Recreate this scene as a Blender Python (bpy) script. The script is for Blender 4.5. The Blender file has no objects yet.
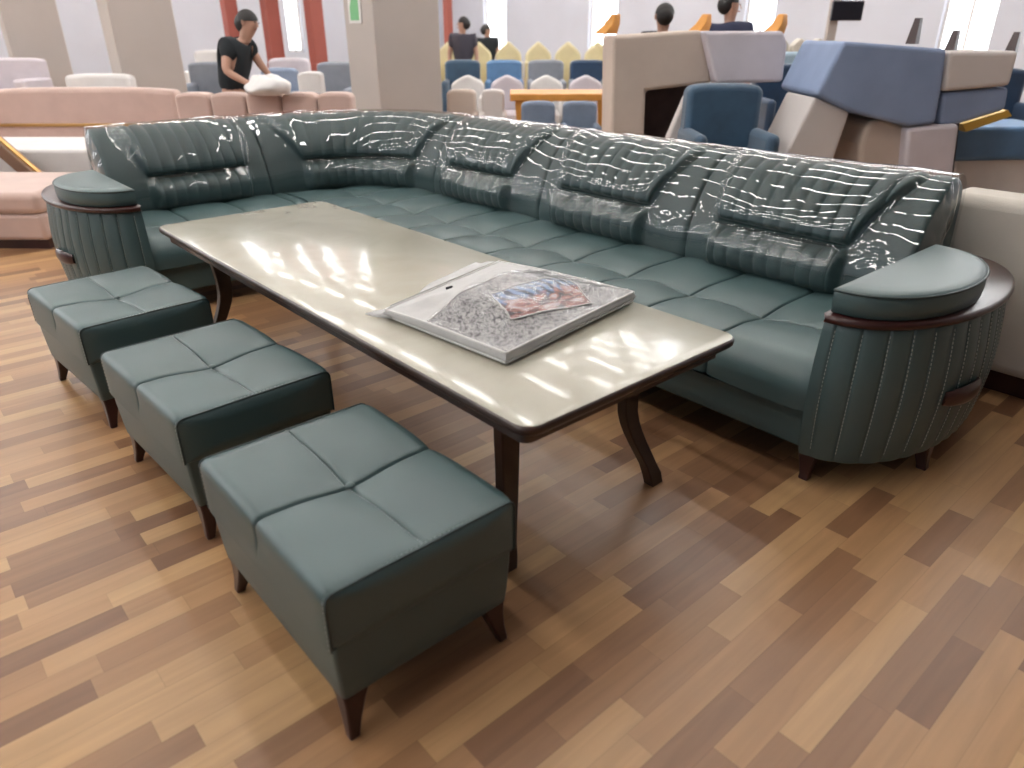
import bpy, bmesh, math, random
from mathutils import Vector, Matrix, noise
random.seed(7)
S = bpy.context.scene
COL = S.collection
PI = math.pi

# ------------------------------------------------------------------ camera
H = 1.5
F = 718.14
CAMM = ((0.66026573, -0.32887884, 0.6751947), (0.75103006, 0.29120908, -0.59258005), (-0.00173579, 0.89835181, 0.43927327))
cd = bpy.data.cameras.new('camera'); cam = bpy.data.objects.new('camera', cd); COL.objects.link(cam)
cd.sensor_width = 36.0; cd.lens = F / 1024 * 36.0; cd.clip_end = 200
cd.dof.use_dof = True; cd.dof.focus_distance = 3.0; cd.dof.aperture_fstop = 1.9
m4 = Matrix([list(r) for r in CAMM]).to_4x4(); m4.translation = (0, 0, H)
cam.matrix_world = m4
S.camera = cam
# ------------------------------------------------------------------ light
w = bpy.data.worlds.new('world'); S.world = w; w.use_nodes = True
w.node_tree.nodes['Background'].inputs[0].default_value = (0.80, 0.87, 1.0, 1)
w.node_tree.nodes['Background'].inputs[1].default_value = 0.42
S.view_settings.view_transform = 'Standard'
S.view_settings.look = 'None'
S.view_settings.gamma = 1.0
S.view_settings.use_curve_mapping = False
S.view_settings.exposure = -0.02
CEIL = 9.0
LAMPZ = 5.5
TUBE = 62.0
WIN = 4.0

FW = Vector((-0.75159, 0.65963, 0)); RT = Vector((0.65963, 0.75159, 0))
HEAD = math.atan2(RT.y, RT.x)         # local +x = picture right, local +y = away from camera


def at(px, py, D):
    """world point seen at a photo pixel, D metres ahead of the camera along the floor"""
    a, b, c = px - 512, 384 - py, -F
    r = Vector((sum(CAMM[0][i] * v for i, v in enumerate((a, b, c))), sum(CAMM[1][i] * v for i, v in enumerate((a, b, c))), sum(CAMM[2][i] * v for i, v in enumerate((a, b, c)))))
    t = D / (r.x * FW.x + r.y * FW.y)
    return r * t + Vector((0, 0, H))


def sm(a, b, x):
    t = max(0.0, min(1.0, (x - a) / (b - a))); return t * t * (3 - 2 * t)

# ------------------------------------------------------------------ materials
def mat(name, col, rough=0.5, metal=0.0, coat=0.0, emis=None, var=0.0, vscale=6.0, bump=0.0, bscale=80.0, spec=0.5, sheen=0.0):
    m = bpy.data.materials.new(name); m.use_nodes = True
    nt = m.node_tree; b = nt.nodes['Principled BSDF']
    b.inputs['Base Color'].default_value = (*col, 1); b.inputs['Roughness'].default_value = rough
    b.inputs['Metallic'].default_value = metal; b.inputs['Coat Weight'].default_value = coat
    b.inputs['Coat Roughness'].default_value = 0.08
    b.inputs['Specular IOR Level'].default_value = spec
    b.inputs['Sheen Weight'].default_value = sheen
    tc = nt.nodes.new('ShaderNodeTexCoord')
    if var > 0:
        n = nt.nodes.new('ShaderNodeTexNoise'); n.inputs['Scale'].default_value = vscale; n.inputs['Detail'].default_value = 4
        r = nt.nodes.new('ShaderNodeValToRGB')
        r.color_ramp.elements[0].position = 0.3; r.color_ramp.elements[1].position = 0.7
        r.color_ramp.elements[0].color = (*[c * (1 - var) for c in col], 1)
        r.color_ramp.elements[1].color = (*[min(1, c * (1 + var)) for c in col], 1)
        nt.links.new(tc.outputs['Object'], n.inputs['Vector']); nt.links.new(n.outputs['Fac'], r.inputs['Fac'])
        nt.links.new(r.outputs['Color'], b.inputs['Base Color'])
    if bump > 0:
        n2 = nt.nodes.new('ShaderNodeTexNoise'); n2.inputs['Scale'].default_value = bscale; n2.inputs['Detail'].default_value = 3
        bp = nt.nodes.new('ShaderNodeBump'); bp.inputs['Strength'].default_value = bump; bp.inputs['Distance'].default_value = 0.002
        nt.links.new(tc.outputs['Object'], n2.inputs['Vector']); nt.links.new(n2.outputs['Fac'], bp.inputs['Height'])
        nt.links.new(bp.outputs['Normal'], b.inputs['Normal'])
    if emis:
        b.inputs['Emission Color'].default_value = (*emis[0], 1); b.inputs['Emission Strength'].default_value = emis[1]
    return m


LEATHER = mat('teal_leather', (0.049, 0.091, 0.094), 0.42, var=0.06, vscale=3, bump=0.2, bscale=260, spec=0.7)
PIPE = mat('dark_piping_seam_shade', (0.030, 0.050, 0.050), 0.5)  # real piping, and the strands that imitate shade in the seams
THREAD = mat('grey_thread', (0.42, 0.46, 0.44), 0.6)
MAHOG = mat('dark_mahogany', (0.036, 0.010, 0.009), 0.28, coat=0.0, var=0.25, vscale=9)
TABLEWOOD = mat('dark_brown_edge', (0.030, 0.013, 0.010), 0.35, coat=0.3, var=0.2, vscale=9)
METAL = mat('chrome', (0.8, 0.8, 0.82), 0.15, metal=1.0)
WHITE_TUBE = mat('lamp_glow', (0.9, 0.9, 0.9), 0.5, emis=((1.0, 0.98, 0.94), TUBE))
HOUSING = mat('lamp_housing', (0.7, 0.7, 0.7), 0.5)
WINGLOW = mat('window_daylight', (0.8, 0.85, 0.9), 0.3, emis=((0.93, 0.97, 1.0), WIN))
WALLM = mat('pale_lavender_wall', (0.56, 0.585, 0.66), 0.8, var=0.04, vscale=0.7)
CEILM = mat('white_ceiling', (0.62, 0.62, 0.64), 0.9, var=0.03, vscale=0.5)
PILLARM = mat('beige_pillar', (0.44, 0.395, 0.365), 0.75, var=0.05, vscale=1.3)
REDM = mat('red_column', (0.32, 0.085, 0.065), 0.6, var=0.1, vscale=2)
PINK = mat('pink_fabric', (0.53, 0.38, 0.33), 0.8, var=0.07, vscale=4, sheen=0.3)
GOLD = mat('brass_trim', (0.55, 0.33, 0.12), 0.3, metal=0.8)
WHITEF = mat('white_fabric', (0.68, 0.66, 0.65), 0.8, var=0.05, vscale=5)
GREYF = mat('grey_fabric', (0.24, 0.26, 0.30), 0.85, var=0.1, vscale=6)
CREAM = mat('cream_fabric', (0.56, 0.52, 0.46), 0.85, var=0.05, vscale=5, bump=0.3, bscale=150)
BEIGEF = mat('beige_fabric', (0.52, 0.43, 0.37), 0.85, var=0.05, vscale=4)
LAVF = mat('pale_lilac_fabric', (0.58, 0.53, 0.57), 0.7, var=0.08, vscale=3)
LGREYF = mat('light_stone_fabric', (0.60, 0.55, 0.53), 0.8, var=0.04, vscale=3)
BLUEG = mat('grey_blue_fabric', (0.22, 0.28, 0.42), 0.8, var=0.07, vscale=4)
NAVY = mat('navy_velvet', (0.010, 0.040, 0.095), 0.6, var=0.25, vscale=5, sheen=0.3)
TEALB = mat('petrol_blue_velvet', (0.030, 0.075, 0.13), 0.6, var=0.2, vscale=5, sheen=0.3)
MIDBLUE = mat('mid_blue_velvet', (0.10, 0.21, 0.38), 0.6, var=0.15, vscale=5)
YELLOWF = mat('pale_yellow_fabric', (0.62, 0.55, 0.34), 0.8, var=0.08, vscale=5)
ORANGE = mat('orange_wood', (0.62, 0.27, 0.05), 0.5, var=0.1, vscale=8)
DARKIN = mat('dark_gap_shade', (0.055, 0.040, 0.042), 0.9, var=0.3, vscale=4)
BLACK = mat('black_plastic', (0.012, 0.012, 0.018), 0.3)
SKIN = mat('skin', (0.45, 0.26, 0.19), 0.55)
HAIR = mat('dark_hair', (0.012, 0.010, 0.010), 0.6)
SHIRTB = mat('black_cotton', (0.010, 0.014, 0.018), 0.85)
SHIRTN = mat('navy_cotton', (0.030, 0.035, 0.075), 0.85)
TROUS = mat('dark_trousers', (0.020, 0.022, 0.030), 0.85)
GREENM = mat('green_notice', (0.16, 0.45, 0.20), 0.6)


def table_cream():
    m = mat('cream_laminate', (0.66, 0.62, 0.51), 0.26, coat=0.5)
    nt = m.node_tree; b = nt.nodes['Principled BSDF']
    b.inputs['Coat Roughness'].default_value = 0.08
    tc = nt.nodes.new('ShaderNodeTexCoord'); n = nt.nodes.new('ShaderNodeTexNoise'); n.inputs['Scale'].default_value = 2.2
    n.inputs['Detail'].default_value = 8; n.inputs['Distortion'].default_value = 1.6
    r = nt.nodes.new('ShaderNodeValToRGB'); e = r.color_ramp.elements
    e[0].position = .3; e[0].color = (0.41, 0.385, 0.31, 1); e[1].position = .62; e[1].color = (0.47, 0.45, 0.37, 1)
    nt.links.new(tc.outputs['Object'], n.inputs['Vector']); nt.links.new(n.outputs['Fac'], r.inputs['Fac']); nt.links.new(r.outputs['Color'], b.inputs['Base Color'])
    return m


CREAMTOP = table_cream()


def floor_mat():
    m = bpy.data.materials.new('laminate_floor'); m.use_nodes = True; nt = m.node_tree; b = nt.nodes['Principled BSDF']
    N = nt.nodes.new; L = nt.links.new
    g = N('ShaderNodeNewGeometry'); sp = N('ShaderNodeSeparateXYZ'); L(g.outputs['Position'], sp.inputs[0])

    def math_(op, a, bb=None, c=None):
        n = N('ShaderNodeMath'); n.operation = op
        for k, v in enumerate((a, bb, c)):
            if v is None: continue
            if isinstance(v, (int, float)): n.inputs[k].default_value = v
            else: L(v, n.inputs[k])
        return n.outputs[0]
    W = 0.0787
    u = math_('DIVIDE', math_('ADD', sp.outputs['X'], 0.622 + 40 * W), W)
    i = math_('FLOOR', u)
    wn = N('ShaderNodeTexWhiteNoise'); wn.noise_dimensions = '1D'; L(i, wn.inputs['W'])
    v = math_('ADD', math_('DIVIDE', sp.outputs['Y'], 0.47), math_('MULTIPLY', wn.outputs['Value'], 7.3))
    # uneven stave lengths: wobble before flooring
    wob = math_('MULTIPLY', math_('SINE', math_('MULTIPLY', v, 2.1)), 0.22)
    v = math_('ADD', v, wob)
    j = math_('FLOOR', v)
    cx = N('ShaderNodeCombineXYZ'); L(i, cx.inputs[0]); L(j, cx.inputs[1])
    w2 = N('ShaderNodeTexWhiteNoise'); w2.noise_dimensions = '2D'; L(cx.outputs[0], w2.inputs['Vector'])
    r = N('ShaderNodeValToRGB'); r.color_ramp.interpolation = 'LINEAR'
    e = r.color_ramp.elements
    cols = [(0, (0.200, 0.098, 0.050)), (0.28, (0.275, 0.142, 0.070)), (0.60, (0.39, 0.215, 0.103)), (1, (0.50, 0.305, 0.145))]
    e[0].color = (*cols[0][1], 1); e[1].position = 1; e[1].color = (*cols[3][1], 1)
    for p, c in cols[1:3]:
        x = e.new(p); x.color = (*c, 1)
    L(w2.outputs['Value'], r.inputs['Fac'])
    # grain
    mp = N('ShaderNodeVectorMath'); mp.operation = 'MULTIPLY'; mp.inputs[1].default_value = (34, 2.4, 1); L(g.outputs['Position'], mp.inputs[0])
    ad = N('ShaderNodeVectorMath'); ad.operation = 'ADD'; L(mp.outputs[0], ad.inputs[0])
    sc = N('ShaderNodeVectorMath'); sc.operation = 'SCALE'; sc.inputs['Scale'].default_value = 13.0; L(w2.outputs['Color'], sc.inputs[0]); L(sc.outputs[0], ad.inputs[1])
    gn = N('ShaderNodeTexNoise'); gn.inputs['Scale'].default_value = 1.0; gn.inputs['Detail'].default_value = 5; gn.inputs['Distortion'].default_value = .6; L(ad.outputs[0], gn.inputs['Vector'])
    gr = N('ShaderNodeMapRange'); gr.inputs['From Min'].default_value = .3; gr.inputs['From Max'].default_value = .7; gr.inputs['To Min'].default_value = .88; gr.inputs['To Max'].default_value = 1.08
    L(gn.outputs['Fac'], gr.inputs['Value'])
    mx = N('ShaderNodeVectorMath'); mx.operation = 'SCALE'; L(r.outputs['Color'], mx.inputs[0]); L(gr.outputs['Result'], mx.inputs['Scale'])
    # joint lines
    fu = math_('FRACT', u); du = math_('MINIMUM', fu, math_('SUBTRACT', 1.0, fu))
    fv = math_('FRACT', v); dv = math_('MINIMUM', fv, math_('SUBTRACT', 1.0, fv))
    ln = math_('MINIMUM', math_('MULTIPLY', du, W), math_('MULTIPLY', dv, 0.5))
    lr = N('ShaderNodeMapRange'); lr.inputs['From Max'].default_value = 0.002; lr.inputs['To Min'].default_value = .78; L(ln, lr.inputs['Value'])
    m2 = N('ShaderNodeVectorMath'); m2.operation = 'SCALE'; L(mx.outputs[0], m2.inputs[0]); L(lr.outputs['Result'], m2.inputs['Scale'])
    L(m2.outputs[0], b.inputs['Base Color'])
    b.inputs['Roughness'].default_value = 0.33
    b.inputs['Specular IOR Level'].default_value = 0.5
    return m


FLOORM = floor_mat()


def film(name, gloss_fac=1.6, tint=0.93, rough=0.035, bump=0.35, bscale=7.0):
    m = bpy.data.materials.new(name); m.use_nodes = True; nt = m.node_tree
    for n in list(nt.nodes): nt.nodes.remove(n)
    N = nt.nodes.new; L = nt.links.new
    o = N('ShaderNodeOutputMaterial'); mix = N('ShaderNodeMixShader'); t = N('ShaderNodeBsdfTransparent'); g = N('ShaderNodeBsdfGlossy')
    t.inputs[0].default_value = (tint, tint, tint, 1); g.inputs['Roughness'].default_value = rough
    ge = N('ShaderNodeNewGeometry'); fr = N('ShaderNodeVectorMath'); fr.operation = 'DOT_PRODUCT'; L(ge.outputs['Incoming'], fr.inputs[0])
    prev = fr.outputs['Value']
    for op, v in (('ABSOLUTE', None), ('SUBTRACT', 1.0), ('POWER', 5.0), ('MULTIPLY_ADD', .95), ('MULTIPLY', gloss_fac)):   # Schlick reflectance of a thin film
        mu = N('ShaderNodeMath'); mu.operation = op; mu.use_clamp = True
        if op == 'SUBTRACT': mu.inputs[0].default_value = 1.0; L(prev, mu.inputs[1])
        else:
            L(prev, mu.inputs[0])
            if v is not None: mu.inputs[1].default_value = v
        if op == 'MULTIPLY_ADD': mu.inputs[2].default_value = .045
        prev = mu.outputs[0]
    L(mu.outputs[0], mix.inputs[0]); L(t.outputs[0], mix.inputs[1]); L(g.outputs[0], mix.inputs[2]); L(mix.outputs[0], o.inputs[0])
    tc = N('ShaderNodeTexCoord'); n1 = N('ShaderNodeTexNoise'); n1.inputs['Scale'].default_value = bscale; n1.inputs['Detail'].default_value = 2.5; n1.inputs['Distortion'].default_value = 1.2
    bp = N('ShaderNodeBump'); bp.inputs['Strength'].default_value = bump; bp.inputs['Distance'].default_value = 0.02
    L(tc.outputs['Object'], n1.inputs['Vector']); L(n1.outputs['Fac'], bp.inputs['Height'])
    L(bp.outputs[0], g.inputs['Normal']); L(bp.outputs[0], fr.inputs[1])
    return m


FILM = film('clear_plastic_film', 1.45, .86, .006, .035, 6.0)

# ------------------------------------------------------------------ mesh helper
class MB:
    def __init__(s): s.v = []; s.f = []

    def grid(s, P, close_u=False, close_v=False):
        n = len(P); m_ = len(P[0]); o = len(s.v)
        for row in P: s.v += [tuple(p) for p in row]
        for i in range(n if close_u else n - 1):
            for j in range(m_ if close_v else m_ - 1):
                a = o + i * m_ + j; b = o + ((i + 1) % n) * m_ + j
                c = o + ((i + 1) % n) * m_ + (j + 1) % m_; d = o + i * m_ + (j + 1) % m_
                s.f.append((a, b, c, d))
        return s

    def poly(s, pts):
        o = len(s.v); s.v += [tuple(p) for p in pts]; s.f.append(tuple(range(o, o + len(pts)))); return s

    def box(s, x0, x1, y0, y1, z0, z1):
        o = len(s.v)
        s.v += [(x0, y0, z0), (x1, y0, z0), (x1, y1, z0), (x0, y1, z0), (x0, y0, z1), (x1, y0, z1), (x1, y1, z1), (x0, y1, z1)]
        for q in ((0, 3, 2, 1), (4, 5, 6, 7), (0, 1, 5, 4), (1, 2, 6, 5), (2, 3, 7, 6), (3, 0, 4, 7)): s.f.append(tuple(o + k for k in q))
        return s

    def prism(s, pts, z0, z1, top_scale=1.0):
        """closed outline in xy from z0 to z1"""
        n = len(pts); o = len(s.v)
        s.v += [(p[0], p[1], z0) for p in pts] + [(p[0], p[1], z1) for p in pts]
        s.f.append(tuple(o + k for k in reversed(range(n)))); s.f.append(tuple(o + n + k for k in range(n)))
        for k in range(n): s.f.append((o + k, o + (k + 1) % n, o + n + (k + 1) % n, o + n + k))
        return s

    def slab(s, pts, vec):
        """closed 3D outline pushed along vec"""
        n = len(pts); o = len(s.v); vec = Vector(vec)
        s.v += [tuple(p) for p in pts] + [tuple(Vector(p) + vec) for p in pts]
        s.f.append(tuple(o + k for k in range(n))); s.f.append(tuple(o + n + k for k in reversed(range(n))))
        for k in range(n): s.f.append((o + k, o + n + k, o + n + (k + 1) % n, o + (k + 1) % n))
        return s

    def tube(s, path, r, n=10, closed=False, ell=None):
        path = [Vector(p) for p in path]; rings = []
        m_ = len(path)
        up = Vector((0, 0, 1))
        for k, p in enumerate(path):
            if closed: t = path[(k + 1) % m_] - path[k - 1]
            else: t = path[min(k + 1, m_ - 1)] - path[max(k - 1, 0)]
            t.normalize()
            a = t.cross(up)
            if a.length < .05: a = t.cross(Vector((0, 1, 0)))
            a.normalize(); b = a.cross(t)
            rr = r[k] if isinstance(r, (list, tuple)) else r
            e = ell or (1, 1)
            rings.append([p + a * (rr * e[0] * math.cos(2 * PI * q / n)) + b * (rr * e[1] * math.sin(2 * PI * q / n)) for q in range(n)])
        s.grid(rings, close_u=closed, close_v=True)
        if not closed: s.poly(rings[0][::-1]); s.poly(rings[-1])
        return s

    def sections(s, secs):
        """list of closed rings, capped"""
        s.grid(secs, close_v=True); s.poly(secs[0][::-1]); s.poly(secs[-1]); return s

    def dashes(s, path, dash=.010, gap=.007, r=.0011):
        path = [Vector(p) for p in path]; acc = 0; on = True; need = dash; st = path[0]
        for a, b in zip(path, path[1:]):
            L = (b - a).length; pos = 0
            if L < 1e-7: continue
            d = (b - a) / L
            while L - pos > need - 1e-9:
                pos += need; p = a + d * pos
                if on:
                    ax = (p - st)
                    if ax.length > 1e-6:
                        u = ax.cross(Vector((0.3, 0.2, 1))).normalized() * r; v2 = ax.cross(u).normalized() * r
                        s.grid([[st + u, st + v2, st - u, st - v2], [p + u, p + v2, p - u, p - v2]], close_v=True)
                st = p; on = not on; need = dash if on else gap
            need -= (L - pos)
        return s


def setp(o, label=None, cat=None, group=None, kind=None):
    if label: o['label'] = label
    if cat: o['category'] = cat
    if group: o['group'] = group
    if kind: o['kind'] = kind
    return o


def thing(name, label, cat, loc, rotz=0.0, group=None):
    o = bpy.data.objects.new(name, None); COL.objects.link(o); o.empty_display_size = .1
    o.location = loc; o.rotation_euler = (0, 0, rotz); o.matrix_basis = Matrix.Translation(Vector(loc)) @ Matrix.Rotation(rotz, 4, 'Z')
    return setp(o, label, cat, group)


def absloc(o):
    M = Matrix.Identity(4); chain = []
    while o: chain.append(o); o = o.parent
    for c in reversed(chain): M = M @ c.matrix_basis
    return M


def obj(name, mb, m, parent=None, smooth=True, bevel=0.0, seg=3, world=False, label=None, recalc=True, sub=0, weld=True, auto=35):
    """one mesh object; world=True: coordinates are world ones, otherwise they are those of the top-level thing"""
    me = bpy.data.meshes.new(name); me.from_pydata([tuple(v) for v in mb.v], [], mb.f); me.update()
    bm = bmesh.new(); bm.from_mesh(me)
    if weld: bmesh.ops.remove_doubles(bm, verts=bm.verts, dist=1e-5)
    if recalc: bmesh.ops.recalc_face_normals(bm, faces=bm.faces)
    bm.to_mesh(me); bm.free()
    P = absloc(parent) if parent else Matrix.Identity(4)
    if parent and not world:
        top = parent
        while top.parent: top = top.parent
        me.transform(P.inverted() @ absloc(top))
    elif parent:
        me.transform(P.inverted())
    c = Vector((0, 0, 0))
    if len(me.vertices):
        lo = Vector([min(v.co[k] for v in me.vertices) for k in range(3)]); hi = Vector([max(v.co[k] for v in me.vertices) for k in range(3)])
        c = (lo + hi) / 2; c.z = lo.z
    me.transform(Matrix.Translation(-c))
    o = bpy.data.objects.new(name, me); COL.objects.link(o); o.parent = parent; o.location = c; o.matrix_basis = Matrix.Translation(c)
    if m: me.materials.append(m)
    if bevel > 0:
        b = o.modifiers.new('bevel', 'BEVEL'); b.width = bevel; b.segments = seg; b.limit_method = 'ANGLE'; b.angle_limit = math.radians(30); b.harden_normals = False
    if sub:
        s_ = o.modifiers.new('sub', 'SUBSURF'); s_.levels = sub; s_.render_levels = sub
    if smooth:
        for p in me.polygons: p.use_smooth = True
        if auto and not sub:
            try: me.set_sharp_from_angle(angle=math.radians(auto))
            except Exception: pass
    if label: o['label'] = label
    return o


def struct(name, mb, m, **k):
    o = obj(name, mb, m, **k); o['kind'] = 'structure'; return o


def copy_tree(o, parent=None):
    c = o.copy(); COL.objects.link(c); c.parent = parent
    if parent is not None: c.matrix_parent_inverse = o.matrix_parent_inverse
    for ch in list(o.children): copy_tree(ch, c)
    return c

# ------------------------------------------------------------------ room
XW, YW = -26.0, 19.0
struct('floor', MB().box(XW, 14, -14, YW, -.1, 0), FLOORM, smooth=False)
struct('ceiling', MB().box(XW, 14, -14, YW, CEIL, CEIL + .15), CEILM, smooth=False)
# wall pieces leave real openings for the windows
def wall(name, axis, pos, span, openings, thick=.3):
    mb = MB(); cur = span[0]

    def add(a, b, z0, z1):
        if b - a < 1e-4: return
        if axis == 'x': mb.box(pos - thick, pos, a, b, z0, z1)
        else: mb.box(a, b, pos, pos + thick, z0, z1)
    for (a, b, z0, z1) in openings:
        add(cur, a, 0, CEIL); add(a, b, 0, z0); add(a, b, z1, CEIL); cur = b
    add(cur, span[1], 0, CEIL)
    struct(name, mb, WALLM, smooth=False)


# photo columns of the bright windows -> where that line of sight meets a wall
def hit(px, which):
    p = at(px, 34, 10.0); d = Vector((p.x, p.y))
    if which == 'x': return d.y * (XW / d.x)
    return d.x * (YW / d.y)


wx = [(hit(288, 'x'), hit(303, 'x'), .9), (hit(168, 'x'), hit(194, 'x'), 3.6), (hit(243, 'x'), hit(261, 'x'), 3.6), (hit(340, 'x'), hit(368, 'x'), 3.6), (hit(70, 'x'), hit(100, 'x'), 3.6)]
wy = [(hit(484, 'y'), hit(506, 'y')), (hit(588, 'y'), hit(616, 'y')), (hit(742, 'y'), hit(772, 'y')), (hit(938, 'y'), hit(992, 'y')), (-4.4, -2.2), (0.5, 2.6), (5, 7)]
wxm = [(-12.5, -10.5, .9), (-8, -6, .9), (-3.5, -1.5, .9)]
wxa = sorted(wx + wxm)
wall('wall_left', 'x', XW, (-14, YW), [(a, b, lo_, 8.3) for a, b, lo_ in wxa])
wall('wall_back', 'y', YW, (XW - .3, 14), [(a, b, .9, 8.3) for a, b in sorted(wy)])
n = 0
for a, b, lo_ in wxa:
    n += 1
    g = struct('window_%d' % n, MB().box(XW - .22, XW - .20, a, b, lo_, 8.3), WINGLOW, smooth=False)
    fm = MB()
    for z in (lo_, 2.95 if lo_ < 1 else 5.5, 8.23): fm.box(XW - .19, XW - .12, a, b, z, z + .07)
    for y in (a, (a + b) / 2 - .03, b - .06): fm.box(XW - .19, XW - .12, y, y + .06, lo_, 8.3)
    obj('window_frame', fm, WHITEF, g, smooth=False, world=True)
for a, b in sorted(wy):
    n += 1
    g = struct('window_%d' % n, MB().box(a, b, YW + .20, YW + .22, .9, 8.3), WINGLOW, smooth=False)
    fm = MB()
    for z in (.9, 2.95, 5.5, 8.23): fm.box(a, b, YW + .12, YW + .19, z, z + .07)
    for x in (a, (a + b) / 2 - .03, b - .06): fm.box(x, x + .06, YW + .12, YW + .19, .9, 8.3)
    obj('window_frame', fm, WHITEF, g, smooth=False, world=True)

struct('wall_added_right', MB().box(14, 14.3, -14, YW + .3, 0, CEIL), mat('grey_wall', (0.22, 0.22, 0.23), .8, var=.05), smooth=False)  # unseen wall, added and kept dark to cut light from this side
# red columns standing before the left wall
for k, (p0, p1) in enumerate(((225, 243), (261, 285), (306, 334))):
    pass
REDS = [(223, 243, 16.0, 'narrow red column, furthest left of the red columns'), (262, 284, 16.0, 'red column just right of the bending man in black'),
        (305, 327, 16.0, 'red column beside the tall bright window and beige pillar'), (443, 454, 20.0, 'thin red column at the right edge of the widest beige pillar')]
for p0, p1, D, lab in REDS:
    a = at(p0, 34, D); b = at(p1, 34, D); wd = (b - a).length * .62
    c = (a + b) / 2; t = wd * .5
    o = obj('red_column', MB().box(c.x - t, c.x + t, c.y - t, c.y + t, .95, CEIL).box(c.x - t * 1.1, c.x + t * 1.1, c.y - t * 1.1, c.y + t * 1.1, 0, .95), REDM, smooth=False, bevel=.01)
    setp(o, lab, 'column', 'red columns along the far wall')

# ceiling lamps: rows of batten lights
TUBEME = None
rows = [-9.5 + 1.65 * k for k in range(17)]
for y in rows:
    t = thing('batten_light', 'row of white batten lights under the ceiling at y distance %d' % round(abs(y)), 'light', (-6, y, LAMPZ), 0, 'batten lights in rows under the ceiling')
    t['label'] = 'continuous row of white batten lights hanging under the ceiling'
    g = []; h = MB()
    x = -24.5
    while x < -1.0:
        g.append(x + 6); h.box(x + 5.97, x + 6.88, -.045, .045, -.322, -.27)
        x += 1.35
    h.box(-18.6, 6.0, -.02, .02, -.27, -.23)
    for xx in (-16, -8, 0, 6): h.box(xx - .005, xx + .005, -.005, .005, -.23, CEIL - LAMPZ - .002)
    obj('housing', h, HOUSING, t, smooth=False); 
    for gx in g:
        if TUBEME is None:
            tb_ = obj('tube', MB().box(0, .85, -.028, .028, -.34, -.325), WHITE_TUBE, t, smooth=False); TUBEME = tb_.data
        else:
            tb_ = bpy.data.objects.new('tube', TUBEME); COL.objects.link(tb_); tb_.parent = t
        tb_.location = (gx + .425, 0, -.34)

# pillars
def pillar(pxedge, D, wl, wr, lab, notice=False):
    c = at(pxedge, 60, D)
    t = thing('beige_pillar', lab, 'pillar', (c.x, c.y, 0), 0, 'beige square pillars of the hall')
    obj('shaft', MB().box(-wl, 0, 0, wr, 0, CEIL), PILLARM, t, smooth=False, bevel=.015)
    obj('plinth', MB().box(-wl - .02, .02, -.02, wr + .02, 0, .12), PILLARM, t, smooth=False, bevel=.01)
    return c


cC = pillar(377, 8.6, .62, .86, 'widest beige pillar behind the sofa corner with a green notice on it')
cB = pillar(119, 11.0, .50, .86, 'beige pillar left of the bending man, behind the pink sofa')
cA = pillar(14, 14.5, .42, .92, 'far left beige pillar, smallest of the pillars')
z1 = at(345, 23, 8.5).z; pz = MB()
a = at(333, 10, 8.6); b = at(354, 10, 8.6)
tt = obj('notice', MB().box(cC.x - .50, cC.x - .24, cC.y - .012, cC.y - .002, z1, z1 + .42), WHITEF, smooth=False)
setp(tt, 'white and green safety notice fixed on the widest beige pillar', 'sign')
ph = MB()
pts = [(cC.x - .46, z1 + .03), (cC.x - .28, z1 + .03), (cC.x - .28, z1 + .22), (cC.x - .34, z1 + .30), (cC.x - .32, z1 + .4), (cC.x - .42, z1 + .4), (cC.x - .43, z1 + .22), (cC.x - .46, z1 + .16)]
ph.slab([(x, cC.y - .013, z) for x, z in pts], (0, -.003, 0)); obj('green_print', ph, GREENM, tt, smooth=False, world=True)

# ------------------------------------------------------------------ big sofa
SOFA = thing('corner_sofa', 'large teal leather L shaped corner sofa with stitched round arms and fluted backs', 'sofa', (-3.2, 2.9, 0))
XI = -1.005      # inner face of right arm
YF = 2.27       # front plane of the long run
XF = -4.30      # front plane of the short run
YI = 1.08       # inner face of left arm
XB = -5.12; YB = 3.09
ZS = .45


def samples(lo, hi, step, seams):
    s = set()
    n_ = max(2, int((hi - lo) / step))
    for k in range(n_ + 1): s.add(round(lo + (hi - lo) * k / n_, 5))
    for c in seams:
        for d in (-.03, -.018, -.010, -.0055, -.0025, 0, .0025, .0055, .010, .018, .03):
            if lo < c + d < hi: s.add(round(c + d, 5))
    return sorted(s)


def quilt(u, dl, seams_u, seam_d, lo=None, amp=.016, dip=.016, fade=1.0):
    d1 = min([abs(u - s) for s in seams_u] + [9]); d2 = abs(dl - seam_d)
    puff = amp * (1 - math.exp(-d1 / .05)) * (1 - math.exp(-d2 / .05))
    g = -.011 * max(math.exp(-(d1 / .0045) ** 2), math.exp(-(d2 / .0045) ** 2))
    r2 = min([(u - s) ** 2 for s in seams_u] + [9]) + d2 ** 2
    return puff + g * fade - dip * math.exp(-r2 / .010)


def seat_profile(v, r=.105, z0=.29, zt=.445):
    """unrolled distance v -> depth d from front plane, z, normal(d,z)"""
    a = zt - r - z0
    if v < a: return 0, z0 + v, -1, 0
    L = r * PI / 2
    if v < a + L:
        t = (v - a) / r; return r * (1 - math.cos(t)), zt - r + r * math.sin(t), -math.cos(t), math.sin(t)
    return r + v - a - L, zt, 0, 1


def seam_shade_lines(G, rows_, cols_, mat_, parent, off=Vector((0, 0, .0)), r=.0026, world=True):
    """thin dark strand painting in the crease shade of each seam, one part per seam"""
    for j in cols_: obj('seam_shade_line', MB().tube([Vector(G[k][j]) + off for k in range(len(G))], r, 6), mat_, parent, world=world, auto=80)
    for k in rows_: obj('seam_shade_line', MB().tube([Vector(p) + off for p in G[k]], r, 6), mat_, parent, world=world, auto=80)


LASTG = []


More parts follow.
